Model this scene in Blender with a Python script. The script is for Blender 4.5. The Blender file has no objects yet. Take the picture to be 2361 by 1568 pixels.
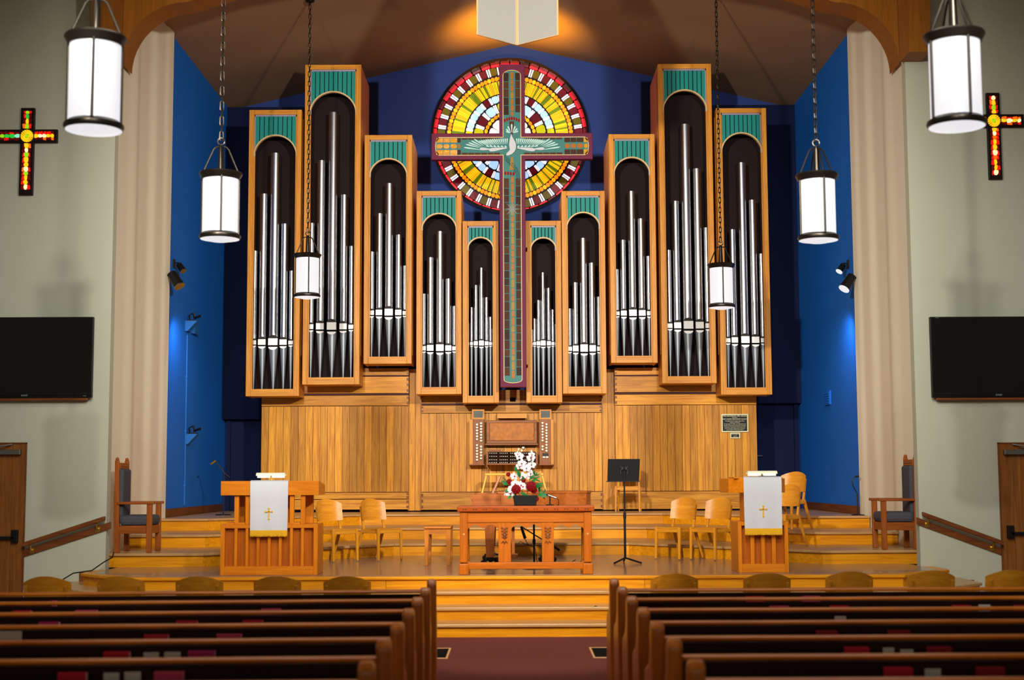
import bpy, bmesh, math, random
from mathutils import Vector, Matrix
R = math.radians
rnd = random.Random(7)
scene = bpy.context.scene
COL = scene.collection

# ------------------------------------------------------------------ camera, world, lights, exposure
F = 3279.0                       # 50 mm on a 36 mm sensor, in pixels of a 2361 px frame
PITCH, ROLL, CZ = R(5.5), R(0.25), 1.7
cam_data = bpy.data.cameras.new('camera')
cam = bpy.data.objects.new('camera', cam_data)
COL.objects.link(cam)
cam_data.lens = 50; cam_data.sensor_width = 36; cam_data.sensor_fit = 'HORIZONTAL'
cam_data.clip_end = 200
cam.matrix_world = Matrix.Translation((0, 0, CZ)) @ Matrix.Rotation(R(90) + PITCH, 4, 'X') @ Matrix.Rotation(-ROLL, 4, 'Z')
cam_data.dof.use_dof = True
cam_data.dof.focus_distance = 24.3
cam_data.dof.aperture_fstop = 2.0
scene.camera = cam
scene.view_settings.view_transform = 'Standard'
scene.view_settings.look = 'None'
scene.view_settings.gamma = 1.0
scene.view_settings.exposure = 0.0
scene.view_settings.use_curve_mapping = False
world = bpy.data.worlds.new('world'); scene.world = world
world.use_nodes = True
world.node_tree.nodes['Background'].inputs[0].default_value = (0.8, 0.85, 1.0, 1)
world.node_tree.nodes['Background'].inputs[1].default_value = 0.02

def light(name, kind, loc, target, power, color, size=0.2, spot=60, blend=0.5):
    d = bpy.data.lights.new(name, kind)
    d.energy = power; d.color = color
    if kind == 'AREA':
        d.shape = 'RECTANGLE'; d.size = size[0]; d.size_y = size[1]
    else:
        d.shadow_soft_size = size
    if kind == 'SPOT':
        d.spot_size = R(spot); d.spot_blend = blend
    o = bpy.data.objects.new(name, d); COL.objects.link(o)
    o.location = loc
    o.rotation_euler = (Vector(target) - Vector(loc)).to_track_quat('-Z', 'Y').to_euler()
    return o

WARM = (1.0, 0.92, 0.78)
# stage spotlights on the nave beams, crossing over the chancel
for x, tx in ((-3.4, 1.6), (3.4, -1.6)):
    light('stage_spot', 'SPOT', (x, 5.5, 6.2), (tx, 23.5, 5.0), 8200, WARM, 0.22, 52, 0.9)
for x in (-1.1, 1.1):
    light('stage_spot', 'SPOT', (x, 8.6, 6.9), (x * 1.8, 18.6, 0.8), 950, WARM, 0.16, 50, 0.7)
# downlight over the front steps
light('step_spot', 'SPOT', (0.1, 6.5, 6.6), (0.1, 15.0, 0.0), 3000, (1.0, 0.9, 0.7), 0.15, 23, 0.6)
# unseen fill light added above the pews, aimed straight down
light('nave_fill_light', 'AREA', (0, 10.2, 8.7), (0, 10.2, 0), 330, (1.0, 0.93, 0.82), (9, 3))
# unseen light added on the rear wall so the pipes mirror it bright
light('rear_wall_fill', 'AREA', (0, -3.0, 8.4), (0, -9, 3.0), 700, (0.94, 0.97, 1.0), (10, 1.0))
# white side walls: ceiling spot behind the lantern shadows, plus an added fill
for s in (-1, 1):
    light('wall_spot', 'SPOT', (-s * 1.0, -2.4, 8.4), (s * 6.0, 18.1, 1.9), 2600, (0.97, 1.0, 0.93), 0.10, 33, 0.9)
    light('wall_spot', 'SPOT', (s * 2.4, 9.0, 6.6), (s * 6.4, 18.1, 1.2), 750, (0.97, 1.0, 0.92), 0.25, 56, 0.9)  # near soft fill, added to weaken the lantern shadows
# amber uplight on the ridge
light('ridge_spot', 'SPOT', (0.05, 25.0, 8.7), (0.05, 25.2, 9.9), 380, (1.0, 0.46, 0.01), 0.1, 120, 0.8)
# the gallery spots on the blue walls
light('gallery_spot', 'SPOT', (-5.0, 22.4, 4.4), (-5.3, 24.0, 1.5), 60, (0.6, 0.8, 1.0), 0.08, 120, 0.9)
light('gallery_spot', 'SPOT', (5.0, 22.4, 4.4), (5.35, 24.0, 1.5), 60, (0.75, 0.82, 1.0), 0.08, 120, 0.9)

# ------------------------------------------------------------------ helpers
def at(px, py, Y):
    """pixel of the photograph -> (X, Z) on the plane at depth Y"""
    u, v = (px - 1180.5) / F, (784 - py) / F
    u, v = u * math.cos(ROLL) + v * math.sin(ROLL), -u * math.sin(ROLL) + v * math.cos(ROLL)
    t = Y / (math.cos(PITCH) - v * math.sin(PITCH))
    return u * t, CZ + (math.sin(PITCH) + v * math.cos(PITCH)) * t
def AX(px, py, Y): return at(px, py, Y)[0]
def AZ(px, py, Y): return at(px, py, Y)[1]

def srgb(r, g, b):
    f = lambda c: (c / 255 / 12.92) if c / 255 <= 0.04045 else ((c / 255 + 0.055) / 1.055) ** 2.4
    return (f(r), f(g), f(b), 1)

def new_mat(name):
    m = bpy.data.materials.new(name); m.use_nodes = True
    nt = m.node_tree
    return m, nt, nt.nodes['Principled BSDF']

def plain(name, rgb, rough=0.5, metal=0.0, bump=0.0, scale=60, vary=0.06, coat=0.0):
    m, nt, b = new_mat(name)
    b.inputs['Roughness'].default_value = rough
    b.inputs['Metallic'].default_value = metal
    if rough > 0.35: b.inputs['Specular IOR Level'].default_value = 0.25
    b.inputs['Coat Weight'].default_value = coat
    tc = nt.nodes.new('ShaderNodeTexCoord')
    n = nt.nodes.new('ShaderNodeTexNoise'); n.inputs['Scale'].default_value = scale; n.inputs['Detail'].default_value = 4
    nt.links.new(tc.outputs['Object'], n.inputs['Vector'])
    mx = nt.nodes.new('ShaderNodeMix'); mx.data_type = 'RGBA'
    c = srgb(*rgb)
    mx.inputs[6].default_value = tuple(max(0, k * (1 - vary)) for k in c[:3]) + (1,)
    mx.inputs[7].default_value = tuple(min(1, k * (1 + vary)) for k in c[:3]) + (1,)
    nt.links.new(n.outputs['Fac'], mx.inputs[0])
    nt.links.new(mx.outputs[2], b.inputs['Base Color'])
    if bump:
        bp = nt.nodes.new('ShaderNodeBump'); bp.inputs['Strength'].default_value = bump; bp.inputs['Distance'].default_value = 0.01
        nt.links.new(n.outputs['Fac'], bp.inputs['Height']); nt.links.new(bp.outputs['Normal'], b.inputs['Normal'])
    return m

def wood(name, dark, lite, grain='z', rough=0.38, scale=1.0, vary=0.25, coat=0.0, spec=0.25):
    m, nt, b = new_mat(name)
    tc = nt.nodes.new('ShaderNodeTexCoord')
    mp = nt.nodes.new('ShaderNodeMapping')
    s = {'x': (1.2, 22, 22), 'y': (22, 1.2, 22), 'z': (22, 22, 1.2)}[grain]
    mp.inputs['Scale'].default_value = tuple(k * scale for k in s)
    nt.links.new(tc.outputs['Object'], mp.inputs['Vector'])
    oi = nt.nodes.new('ShaderNodeObjectInfo')
    mu = nt.nodes.new('ShaderNodeMath'); mu.operation = 'MULTIPLY'; mu.inputs[1].default_value = 57.0
    nt.links.new(oi.outputs['Random'], mu.inputs[0])
    n = nt.nodes.new('ShaderNodeTexNoise'); n.noise_dimensions = '4D'
    n.inputs['Scale'].default_value = 1.0; n.inputs['Detail'].default_value = 7; n.inputs['Roughness'].default_value = 0.62
    n.inputs['Distortion'].default_value = 1.1
    nt.links.new(mp.outputs['Vector'], n.inputs['Vector']); nt.links.new(mu.outputs[0], n.inputs['W'])
    cr = nt.nodes.new('ShaderNodeValToRGB')
    cr.color_ramp.elements[0].position = 0.3; cr.color_ramp.elements[0].color = srgb(*dark)
    cr.color_ramp.elements[1].position = 0.68; cr.color_ramp.elements[1].color = srgb(*lite)
    nt.links.new(n.outputs['Fac'], cr.inputs['Fac'])
    hs = nt.nodes.new('ShaderNodeHueSaturation')
    mr = nt.nodes.new('ShaderNodeMapRange')
    mr.inputs['To Min'].default_value = 1 - vary; mr.inputs['To Max'].default_value = 1 + vary
    nt.links.new(oi.outputs['Random'], mr.inputs['Value'])
    nt.links.new(mr.outputs['Result'], hs.inputs['Value'])
    nt.links.new(cr.outputs['Color'], hs.inputs['Color'])
    nt.links.new(hs.outputs['Color'], b.inputs['Base Color'])
    b.inputs['Roughness'].default_value = rough
    b.inputs['Specular IOR Level'].default_value = spec
    b.inputs['Coat Weight'].default_value = coat; b.inputs['Coat Roughness'].default_value = 0.2
    bp = nt.nodes.new('ShaderNodeBump'); bp.inputs['Strength'].default_value = 0.12; bp.inputs['Distance'].default_value = 0.004
    nt.links.new(n.outputs['Fac'], bp.inputs['Height']); nt.links.new(bp.outputs['Normal'], b.inputs['Normal'])
    return m

def woods(name, dark, lite, **k):
    return {g: wood(name + '_' + g, dark, lite, g, **k) for g in 'xyz'}

def glow(name, rgb, strength, rough=0.25, var=0.2):
    m, nt, b = new_mat(name)
    c = srgb(*rgb)
    b.inputs['Base Color'].default_value = c
    b.inputs['Emission Color'].default_value = c
    b.inputs['Roughness'].default_value = rough
    tc = nt.nodes.new('ShaderNodeTexCoord')
    n = nt.nodes.new('ShaderNodeTexNoise'); n.inputs['Scale'].default_value = 25
    nt.links.new(tc.outputs['Object'], n.inputs['Vector'])
    mr = nt.nodes.new('ShaderNodeMapRange')
    mr.inputs['To Min'].default_value = strength * (1 - var); mr.inputs['To Max'].default_value = strength * (1 + var)
    nt.links.new(n.outputs['Fac'], mr.inputs['Value'])
    nt.links.new(mr.outputs['Result'], b.inputs['Emission Strength'])
    return m

class MB:
    def __init__(s): s.v, s.f = [], []
    def add(s, vs, fs):
        o = len(s.v); s.v += [tuple(v) for v in vs]; s.f += [tuple(i + o for i in f) for f in fs]; return s
    def box(s, x0, x1, y0, y1, z0, z1):
        return s.add([(x0,y0,z0),(x1,y0,z0),(x1,y1,z0),(x0,y1,z0),(x0,y0,z1),(x1,y0,z1),(x1,y1,z1),(x0,y1,z1)],
                     [(0,3,2,1),(4,5,6,7),(0,1,5,4),(1,2,6,5),(2,3,7,6),(3,0,4,7)])
    def prism(s, poly, axis, a, b):
        """poly of 2-D points; axis 'y': (x,z), 'x': (y,z), 'z': (x,y)"""
        n = len(poly)
        def P(p, d): return {'y': (p[0], d, p[1]), 'x': (d, p[0], p[1]), 'z': (p[0], p[1], d)}[axis]
        vs = [P(p, a) for p in poly] + [P(p, b) for p in poly]
        fs = [tuple(range(n)), tuple(range(2*n-1, n-1, -1))] + [(i, n+i, n+(i+1) % n, (i+1) % n) for i in range(n)]
        return s.add(vs, fs)
    def cyl(s, p0, p1, r0, r1=None, n=16, cap=True):
        r1 = r0 if r1 is None else r1
        p0, p1 = Vector(p0), Vector(p1); d = (p1 - p0).normalized()
        a = d.orthogonal().normalized(); b = d.cross(a)
        vs = [];
        for p, r in ((p0, r0), (p1, r1)):
            for i in range(n):
                t = 2*math.pi*i/n; vs.append(p + (a*math.cos(t) + b*math.sin(t))*r)
        fs = [(i, (i+1) % n, n+(i+1) % n, n+i) for i in range(n)]
        if cap: fs += [tuple(range(n-1, -1, -1)), tuple(range(n, 2*n))]
        return s.add(vs, fs)
    def lathe(s, prof, n=24, c=(0,0,0)):
        """prof: (r, z) list around the z axis"""
        vs, fs = [], []
        for r, z in prof:
            for i in range(n):
                t = 2*math.pi*i/n; vs.append((c[0]+r*math.cos(t), c[1]+r*math.sin(t), c[2]+z))
        for k in range(len(prof)-1):
            for i in range(n):
                fs.append((k*n+i, k*n+(i+1) % n, (k+1)*n+(i+1) % n, (k+1)*n+i))
        if prof[0][0] > 1e-5: fs.append(tuple(range(n-1, -1, -1)))
        if prof[-1][0] > 1e-5: fs.append(tuple((len(prof)-1)*n+i for i in range(n)))
        return s.add(vs, fs)
    def tube(s, pts, r, n=8, closed=False):
        pts = [Vector(p) for p in pts]; N = len(pts); vs, fs = [], []
        up = None
        for i, p in enumerate(pts):
            if closed: d = pts[(i+1) % N] - pts[i-1]
            else: d = pts[min(i+1, N-1)] - pts[max(i-1, 0)]
            d.normalize()
            if up is None: up = d.orthogonal().normalized()
            up = (up - d*up.dot(d))
            up = up.normalized() if up.length > 1e-6 else d.orthogonal().normalized()
            b = d.cross(up)
            for k in range(n):
                t = 2*math.pi*k/n; vs.append(p + (up*math.cos(t) + b*math.sin(t))*r)
        for i in range(N if closed else N-1):
            j = (i+1) % N
            for k in range(n): fs.append((i*n+k, i*n+(k+1) % n, j*n+(k+1) % n, j*n+k))
        if not closed: fs += [tuple(range(n-1, -1, -1)), tuple((N-1)*n+k for k in range(n))]
        return s.add(vs, fs)
    def ball(s, c, r, n=10, m=6, sc=(1,1,1), rot=None):
        vs, fs = [], []
        for j in range(m+1):
            ph = math.pi*j/m
            for i in range(n):
                t = 2*math.pi*i/n
                p = Vector((r*math.sin(ph)*math.cos(t)*sc[0], r*math.sin(ph)*math.sin(t)*sc[1], r*math.cos(ph)*sc[2]))
                if rot: p = rot @ p
                vs.append(p + Vector(c))
        for j in range(m):
            for i in range(n): fs.append((j*n+i, (j+1)*n+i, (j+1)*n+(i+1) % n, j*n+(i+1) % n))
        return s.add(vs, fs)
    def sheet(s, grid, th, nrm=None):
        """grid[i][j] of points -> a slab of thickness th along -normal (given or +y)"""
        nrm = Vector(nrm or (0, 1, 0)); a, b = len(grid), len(grid[0])
        vs = [Vector(p) for row in grid for p in row]; vs2 = [p + nrm*th for p in vs]
        I = lambda i, j: i*b+j
        o = a*b; fs = []
        for i in range(a-1):
            for j in range(b-1):
                fs.append((I(i,j), I(i+1,j), I(i+1,j+1), I(i,j+1)))
                fs.append((o+I(i,j), o+I(i,j+1), o+I(i+1,j+1), o+I(i+1,j)))
        for i in range(a-1):
            fs.append((I(i,0), o+I(i,0), o+I(i+1,0), I(i+1,0))); fs.append((I(i,b-1), I(i+1,b-1), o+I(i+1,b-1), o+I(i,b-1)))
        for j in range(b-1):
            fs.append((I(0,j), I(0,j+1), o+I(0,j+1), o+I(0,j))); fs.append((I(a-1,j), o+I(a-1,j), o+I(a-1,j+1), I(a-1,j+1)))
        return s.add(vs + vs2, fs)
    def mesh(s, name, mat, smooth=False):
        me = bpy.data.meshes.new(name); me.from_pydata(s.v, [], s.f)
        bm = bmesh.new(); bm.from_mesh(me); bmesh.ops.recalc_face_normals(bm, faces=bm.faces)
        if smooth:
            for f in bm.faces: f.smooth = True
            for e in bm.edges:
                if len(e.link_faces) == 2 and e.calc_face_angle(0) > R(40): e.smooth = False
        bm.to_mesh(me); bm.free()
        me.materials.append(mat)
        return me
    def build(s, name, mat, parent=None, loc=None, smooth=False, bevel=0, kind=None, label=None):
        return put(name, s.mesh(name, mat, smooth), parent, loc, bevel, kind, label)

def put(name, me, parent=None, loc=None, bevel=0, kind=None, label=None):
    o = bpy.data.objects.new(name, me); COL.objects.link(o)
    if parent: o.parent = parent
    if loc: o.location = loc
    if bevel:
        b = o.modifiers.new('bevel', 'BEVEL'); b.width = bevel; b.segments = 2; b.limit_method = 'ANGLE'; b.angle_limit = R(40)
        b.harden_normals = False
    if kind: o['kind'] = kind
    if label: o['label'] = label
    return o

def thing(name, label, cat, loc=(0,0,0), rz=0, group=None):
    o = bpy.data.objects.new(name, None); COL.objects.link(o)
    o.empty_display_size = 0.1
    o.location = loc; o.rotation_euler = (0, 0, rz)
    return tag(o, label, cat, group)
def tag(o, label, cat, group=None):
    o['label'] = label; o['category'] = cat
    if group: o['group'] = group
    return o
def base(name, loc=(0,0,0)):          # a piece of the setting that carries parts
    o = bpy.data.objects.new(name, None); COL.objects.link(o); o.location = loc; o['kind'] = 'structure'; return o
def copy_tree(o, parent=None):
    c = o.copy(); COL.objects.link(c)
    if parent: c.parent = parent
    for ch in o.children: copy_tree(ch, c)
    return c
ORD = ['first', 'second', 'third', 'fourth', 'fifth', 'sixth', 'seventh', 'eighth', 'ninth', 'tenth']

def text_mesh(name, body, size, mat, parent, loc, rot=(R(90), 0, 0), align='CENTER', ext=0.001):
    cu = bpy.data.curves.new(name, 'FONT'); cu.body = body; cu.size = size; cu.align_x = align; cu.extrude = ext
    cu.resolution_u = 2
    tmp = bpy.data.objects.new(name, cu); COL.objects.link(tmp)
    dg = bpy.context.evaluated_depsgraph_get()
    me = bpy.data.meshes.new_from_object(tmp.evaluated_get(dg)); me.name = name
    bpy.data.objects.remove(tmp)
    me.materials.clear(); me.materials.append(mat)
    o = put(name, me, parent, loc); o.rotation_euler = rot
    return o

# ------------------------------------------------------------------ materials
OAK = woods('golden_oak', (164, 94, 14), (226, 160, 44), rough=0.42, vary=0.26)
CASE = woods('case_oak', (190, 114, 26), (224, 156, 54), rough=0.4, vary=0.05)
RISER = woods('riser_oak', (192, 116, 6), (232, 158, 22), rough=0.35, vary=0.07)
CHERRY = woods('cherry', (148, 72, 0), (186, 100, 4), rough=0.38, vary=0.04)
CHAIRW = woods('beech', (190, 118, 24), (222, 152, 44), rough=0.32, vary=0.06)
PEWW = woods('pew_oak', (164, 82, 12), (212, 122, 28), rough=0.28, vary=0.08, spec=0.5)
PEWB = woods('pew_back_shaded', (34, 10, 5), (50, 18, 8), rough=0.5, vary=0.08)  # dark brown pushed near black: shade of the unlit backs in the colour
DARKOAK = woods('dark_oak', (92, 46, 20), (132, 74, 34), rough=0.4, vary=0.06)
DOORW = woods('door_walnut', (104, 58, 22), (150, 92, 40), rough=0.4, vary=0.06)
THRONE = woods('throne_oak', (120, 58, 18), (164, 88, 32), rough=0.4, vary=0.04)
FLOORW = wood('stage_floor_wood', (122, 100, 86), (154, 126, 108), 'x', rough=0.17, vary=0.05, spec=0.5)
TREADW = wood('tread_wood', (166, 122, 74), (202, 158, 104), 'x', rough=0.3, vary=0.05, spec=0.35)
LIDW = woods('console_walnut', (112, 56, 12), (160, 92, 28), rough=0.4, vary=0.05)
BURL = plain('burl_veneer', (178, 104, 16), 0.45, vary=0.6, scale=14)
WALL = plain('cream_wall', (188, 190, 172), 0.85, vary=0.03, scale=3)
LITREVEAL = plain('reveal_lightened', (236, 228, 206), 0.8, vary=0.03, scale=3)  # wall paint made paler: light on the reveal is in the colour
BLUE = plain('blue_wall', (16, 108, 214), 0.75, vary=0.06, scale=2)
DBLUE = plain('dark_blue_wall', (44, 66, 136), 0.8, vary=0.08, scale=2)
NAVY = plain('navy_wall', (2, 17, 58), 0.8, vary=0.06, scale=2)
CEIL = plain('ceiling_plaster', (156, 122, 92), 0.9, vary=0.06, scale=1.5)
BEAM = woods('glulam', (128, 76, 14), (158, 98, 26), rough=0.5, vary=0.05)
CARPET = plain('burgundy_carpet', (104, 50, 46), 0.95, vary=0.25, scale=160, bump=0.5)
BLACK = plain('black_metal', (14, 14, 15), 0.45, vary=0.1)
BLACKM = plain('black_matte', (7, 6, 6), 0.9, vary=0.1)
MAROON = plain('maroon_board', (28, 14, 17), 0.8, vary=0.1, scale=4)
TEAL = plain('teal_slat', (12, 136, 130), 0.5, vary=0.08, scale=20)
GOLDTRIM = plain('gilt_trim', (214, 180, 128), 0.4, vary=0.05)
LAVTRIM = plain('lavender_trim', (150, 144, 166), 0.4, vary=0.05)
TIN = plain('pipe_tin', (196, 200, 208), 0.31, 1.0, vary=0.03, scale=9)
TINFOOT = plain('pipe_foot_metal', (142, 150, 160), 0.45, 0.6, vary=0.06, scale=9)
TINLIP = plain('pipe_lip_metal', (226, 226, 228), 0.5, 0.75, vary=0.03)
BRONZE = plain('bronze', (54, 49, 44), 0.34, 0.9, vary=0.1)
BRASS = plain('brass', (214, 176, 84), 0.3, 1.0)
STEEL = plain('steel', (150, 152, 154), 0.3, 1.0)
WHITEC = plain('white_cloth', (206, 210, 220), 0.85, vary=0.02, scale=220, bump=0.15)
GOLDC = plain('gold_fringe', (232, 176, 28), 0.7, vary=0.2, scale=120)
IVORY = plain('ivory', (246, 240, 216), 0.35)
UPH = plain('grey_weave', (74, 74, 84), 0.9, vary=0.6, scale=70, bump=0.3)
PURPLE = plain('plum_paint', (104, 26, 62), 0.6, vary=0.05)
PLUMLINE = plain('plum_line', (66, 26, 40), 0.6, vary=0.05)
DIMPANEL = plain('panel_dimmed', (134, 133, 130), 0.7, vary=0.02, scale=6)  # white panel greyed, dimmer light put into its colour
BEIGE = plain('beige_edge', (206, 160, 112), 0.6)
SCREEN = plain('tv_glass', (4, 4, 4), 0.25)
GREY = plain('grey_print', (150, 165, 160), 0.5)
LAMPG = glow('lamp_glass', (238, 237, 242), 0.93, 0.25, 0.03); LAMPG.node_tree.nodes['Principled BSDF'].inputs['Base Color'].default_value = (0.12, 0.12, 0.12, 1)
BOOK = [plain('book_crimson', (196, 26, 52), 0.5), plain('book_dark_red', (150, 22, 40), 0.5), plain('book_magenta', (176, 38, 100), 0.5), plain('book_pink', (206, 70, 110), 0.5)]
PAPER = plain('paper', (214, 210, 206), 0.8)
LEAF = plain('leaf_green', (26, 96, 42), 0.5, vary=0.4, scale=30)
LEAFD = plain('leaf_dark', (24, 74, 34), 0.5, vary=0.4, scale=30)
PETALW = plain('petal_white', (222, 204, 210), 0.6, vary=0.03)
PETALR = plain('petal_red', (124, 10, 22), 0.55, vary=0.3, scale=40)

# ------------------------------------------------------------------ room shell
S0, L1, L2, L3 = 0.56, 0.738, 0.916, 1.094
YW, YB = 18.05, 26.9                 # plane of the white side walls, back wall
XR = 5.4                             # half width of the chancel
XE = 5.12                            # edge of the white walls
ZR = AZ(1172, 103, YB)               # ridge height
SL = 0.235
zc = lambda x: ZR - SL * abs(x)

MB().box(-9, 9, -9, 19, -0.06, 0).build('floor', CARPET, kind='structure')
# ceiling: two pitched panels
for s in (-1, 1):
    m = MB()
    m.prism([(0, ZR), (s*9.2, zc(9.2)), (s*9.2, zc(9.2)+0.12), (0, ZR+0.12)], 'y', -9, YB+0.2)
    m.build('ceiling', CEIL, kind='structure')
# back wall
m = MB(); m.prism([(-XR-0.1, 0), (XR+0.1, 0), (XR+0.1, zc(XR+0.1)), (0, ZR), (-XR-0.1, zc(XR+0.1))], 'y', YB, YB+0.15)
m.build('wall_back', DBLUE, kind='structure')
# chancel side walls: blue part, then the fluted cream reveal
for s, nm in ((-1, 'left'), (1, 'right')):
    def wl(y0, y1, x, mat, name, z1=None, th=0.15):
        a, b = s*x, s*(x+th)
        MB().box(min(a,b), max(a,b), y0, y1, 0, z1 or zc(x)+0.02).build(name, mat, kind='structure')
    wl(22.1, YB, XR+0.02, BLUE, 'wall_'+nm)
    ys = [18.2+0.07*i for i in range(57)]
    def fl(y):                       # shallow flutes of the plastered reveal
        k = [(18.2, 0.02), (19.7, 0.02), (20.1, -0.005), (20.45, 0.035), (20.95, 0.045), (21.3, 0.0), (21.7, 0.0), (21.9, -0.03), (22.2, -0.035)]
        for (a, u), (b, v) in zip(k, k[1:]):
            if a <= y <= b: q = (y-a)/(b-a); return u+(v-u)*q*q*(3-2*q)
        return -0.035
    pts = [(s*(XR+fl(y)), y) for y in ys] + [(s*(XR+0.2), ys[-1]), (s*(XR+0.2), ys[0])]
    MB().prism(pts, 'z', 0, zc(XR)+0.02).build('wall_'+nm+'_reveal', LITREVEAL, kind='structure', smooth=True)
    # white wall carrying the screen
    a, b = s*XE, s*9.1
    MB().box(min(a,b), max(a,b), YW, YW+0.16, 0, zc(XE)+0.02).build('wall_'+nm+'_front', WALL, kind='structure')
    # nave side wall, out of view
    a, b = s*9.0, s*9.15
    MB().box(min(a,b), max(a,b), -9, 19, 0, zc(9)+0.05).build('wall_'+nm+'_nave', WALL, kind='structure')
MB().prism([(-9.1, 0), (9.1, 0), (9.1, zc(9.1)), (0, ZR), (-9.1, zc(9.1))], 'y', -9.15, -9).build('wall_rear', WALL, kind='structure')

# navy flats behind the outer organ cases and the stage doors under them
for s, nm, n, ztop in ((-1, 'left', 3, AZ(540, 967, 26.7)), (1, 'right', 4, AZ(1800, 930, 26.7))):
    a, b = sorted((s*(XR+0.02), s*3.6))
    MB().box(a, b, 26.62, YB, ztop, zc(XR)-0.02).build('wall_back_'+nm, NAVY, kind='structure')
    d = base('door_%d' % n)
    a, b = sorted((s*5.3, s*4.45))
    MB().box(a, b, 26.8, YB-0.005, L3, ztop-0.03).build('door_leaf', NAVY, d, bevel=0.01)
    for x0, x1 in ((s*5.38, s*5.3), (s*4.45, s*4.37)):
        p, q = sorted((x0, x1)); MB().box(p, q, 26.76, YB, L3, ztop-0.005).build('door_frame', NAVY, d)
    xh = s*4.56
    h = MB(); h.cyl((xh, 26.8, L3+0.98), (xh, 26.73, L3+0.98), 0.03, n=12); h.tube([(xh, 26.73, L3+0.98), (xh+s*0.12, 26.73, L3+0.98)], 0.012)
    h.build('door_handle', STEEL, d, smooth=True)

# ------------------------------------------------------------------ stage, steps
def front_poly(k):                    # front outline of step k (0 = stage), open polyline left->right
    o = 0.4*k
    return [(-5.2-0.8*o, YW-0.0), (-5.2-0.8*o, 17.4-0.55*o), (-4.45-0.4*o, 16.6-o), (4.5+0.4*o, 16.6-o), (5.25+0.8*o, 17.4-0.55*o), (5.25+0.8*o, YW)]
def seg_boards(path, z0, z1, th, name, mats, parent, split=2.6):
    """vertical boards of thickness th behind a polyline (looking +y)"""
    for (xa, ya), (xb, yb) in zip(path, path[1:]):
        L = math.hypot(xb-xa, yb-ya); n = max(1, round(L/split))
        ux, uy = (xb-xa)/L, (yb-ya)/L; nx, ny = -uy, ux
        for i in range(n):
            a, b = L*i/n + (0.002 if i else 0), L*(i+1)/n - 0.002
            P = [(xa+ux*a, ya+uy*a), (xa+ux*b, ya+uy*b), (xa+ux*b+nx*th, ya+uy*b+ny*th), (xa+ux*a+nx*th, ya+uy*a+ny*th)]
            g = 'x' if abs(ux) > 0.6 else 'y'
            MB().prism(P, 'z', z0, z1).build(name, mats[g], parent)
def offset_front(path, d):
    out = []
    for i, (x, y) in enumerate(path):
        nx = ny = 0
        for (xa, ya), (xb, yb) in (([(path[i-1], path[i])] if i else []) + ([(path[i], path[i+1])] if i < len(path)-1 else [])):
            L = math.hypot(xb-xa, yb-ya); nx += (yb-ya)/L; ny += -(xb-xa)/L
        l = math.hypot(nx, ny); c = 2 if 0 < i < len(path)-1 else 1
        k = d*(c/(l*l))*l if c == 2 else d
        out.append((x+nx/l*k, y+ny/l*k))
    return out
fs = base('floor_front_steps')
for k in range(3, -1, -1):
    zt = S0 - 0.14*k
    path = front_poly(k)
    seg_boards(path, zt-0.14, zt-0.035, 0.03, 'riser', RISER, fs, 3.1)
    nose = offset_front(path, 0.03)
    if k:
        inner = front_poly(k-1)
        inner = [(x*0.995, y+0.03) for x, y in inner]
        for i in range(5):
            MB().prism([nose[i], nose[i+1], inner[i+1], inner[i]], 'z', zt-0.035, zt).build('tread', TREADW, fs, bevel=0.008)
    else:
        edge = offset_front(path, -0.12)
        for i in range(5):
            MB().prism([nose[i], nose[i+1], edge[i+1], edge[i]], 'z', zt-0.035, zt+0.001).build('nosing', RISER['x'], fs, bevel=0.008)
# stage floor in planks
st = base('floor_stage')
yy = 16.7; i = 0
P1 = [(-5.38, 18.55), (-4.0, 18.55), (-1.75, 21.0), (1.7, 21.0), (4.0, 18.55), (5.38, 18.55)]
P2 = [(-5.38, 20.05), (-4.3, 20.05), (-2.15, 22.4), (2.1, 22.4), (4.3, 20.05), (5.38, 20.05)]
P3 = [(-5.38, 21.6), (-4.6, 21.6), (-2.55, 23.8), (2.5, 23.8), (4.6, 21.6), (5.38, 21.6)]
ep = offset_front(front_poly(0), -0.1)
MB().prism(ep + [(5.1, 18.6), (5.1, 21.2), (-5.1, 21.2), (-5.1, 18.6)], 'z', S0-0.1, S0).build('stage_board', FLOORW, st)
# shallow plank joints of the stage are built as separate thin boards lying flush
y = 16.75
while y < 20.9:
    lim = 4.3 if y < 17.2 else (5.0 if y < 18.5 else max(1.75, 4.0-(y-18.55)*0.92))
    n = 4; cuts = sorted([-lim, lim] + [rnd.uniform(-lim*0.9, lim*0.9) for _ in range(n)])
    for a, b in zip(cuts, cuts[1:]):
        if b-a > 0.2: MB().box(a+0.002, b-0.002, y+0.002, y+0.233, S0-0.01, S0+0.004).build('plank', FLOORW, st)
    y += 0.235
S0 += 0.004
cs = base('floor_choir_steps')
for path, nxt, z0, z1 in ((P1, P2, S0-0.004, L1), (P2, P3, L1, L2), (P3, None, L2, L3)):
    seg_boards(path, z0, z1-0.035, 0.03, 'riser', RISER, cs, 1.75)
    nose = offset_front(path, 0.035)
    nose[0] = (path[0][0], nose[0][1]); nose[-1] = (path[-1][0], nose[-1][1])
    back = [(x, y+0.05) for x, y in nxt] if nxt else [(x, 26.6) for x, y in path]
    e2 = offset_front(path, -0.09); e2[0] = (path[0][0], e2[0][1]); e2[-1] = (path[-1][0], e2[-1][1])
    for i in range(5):
        MB().prism([nose[i], nose[i+1], e2[i+1], e2[i]], 'z', z1-0.035, z1).build('nosing', TREADW, cs, bevel=0.008)
        MB().prism([e2[i], e2[i+1], back[i+1], back[i]], 'z', z1-0.04, z1-0.001).build('tread', TREADW, cs)
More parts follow.
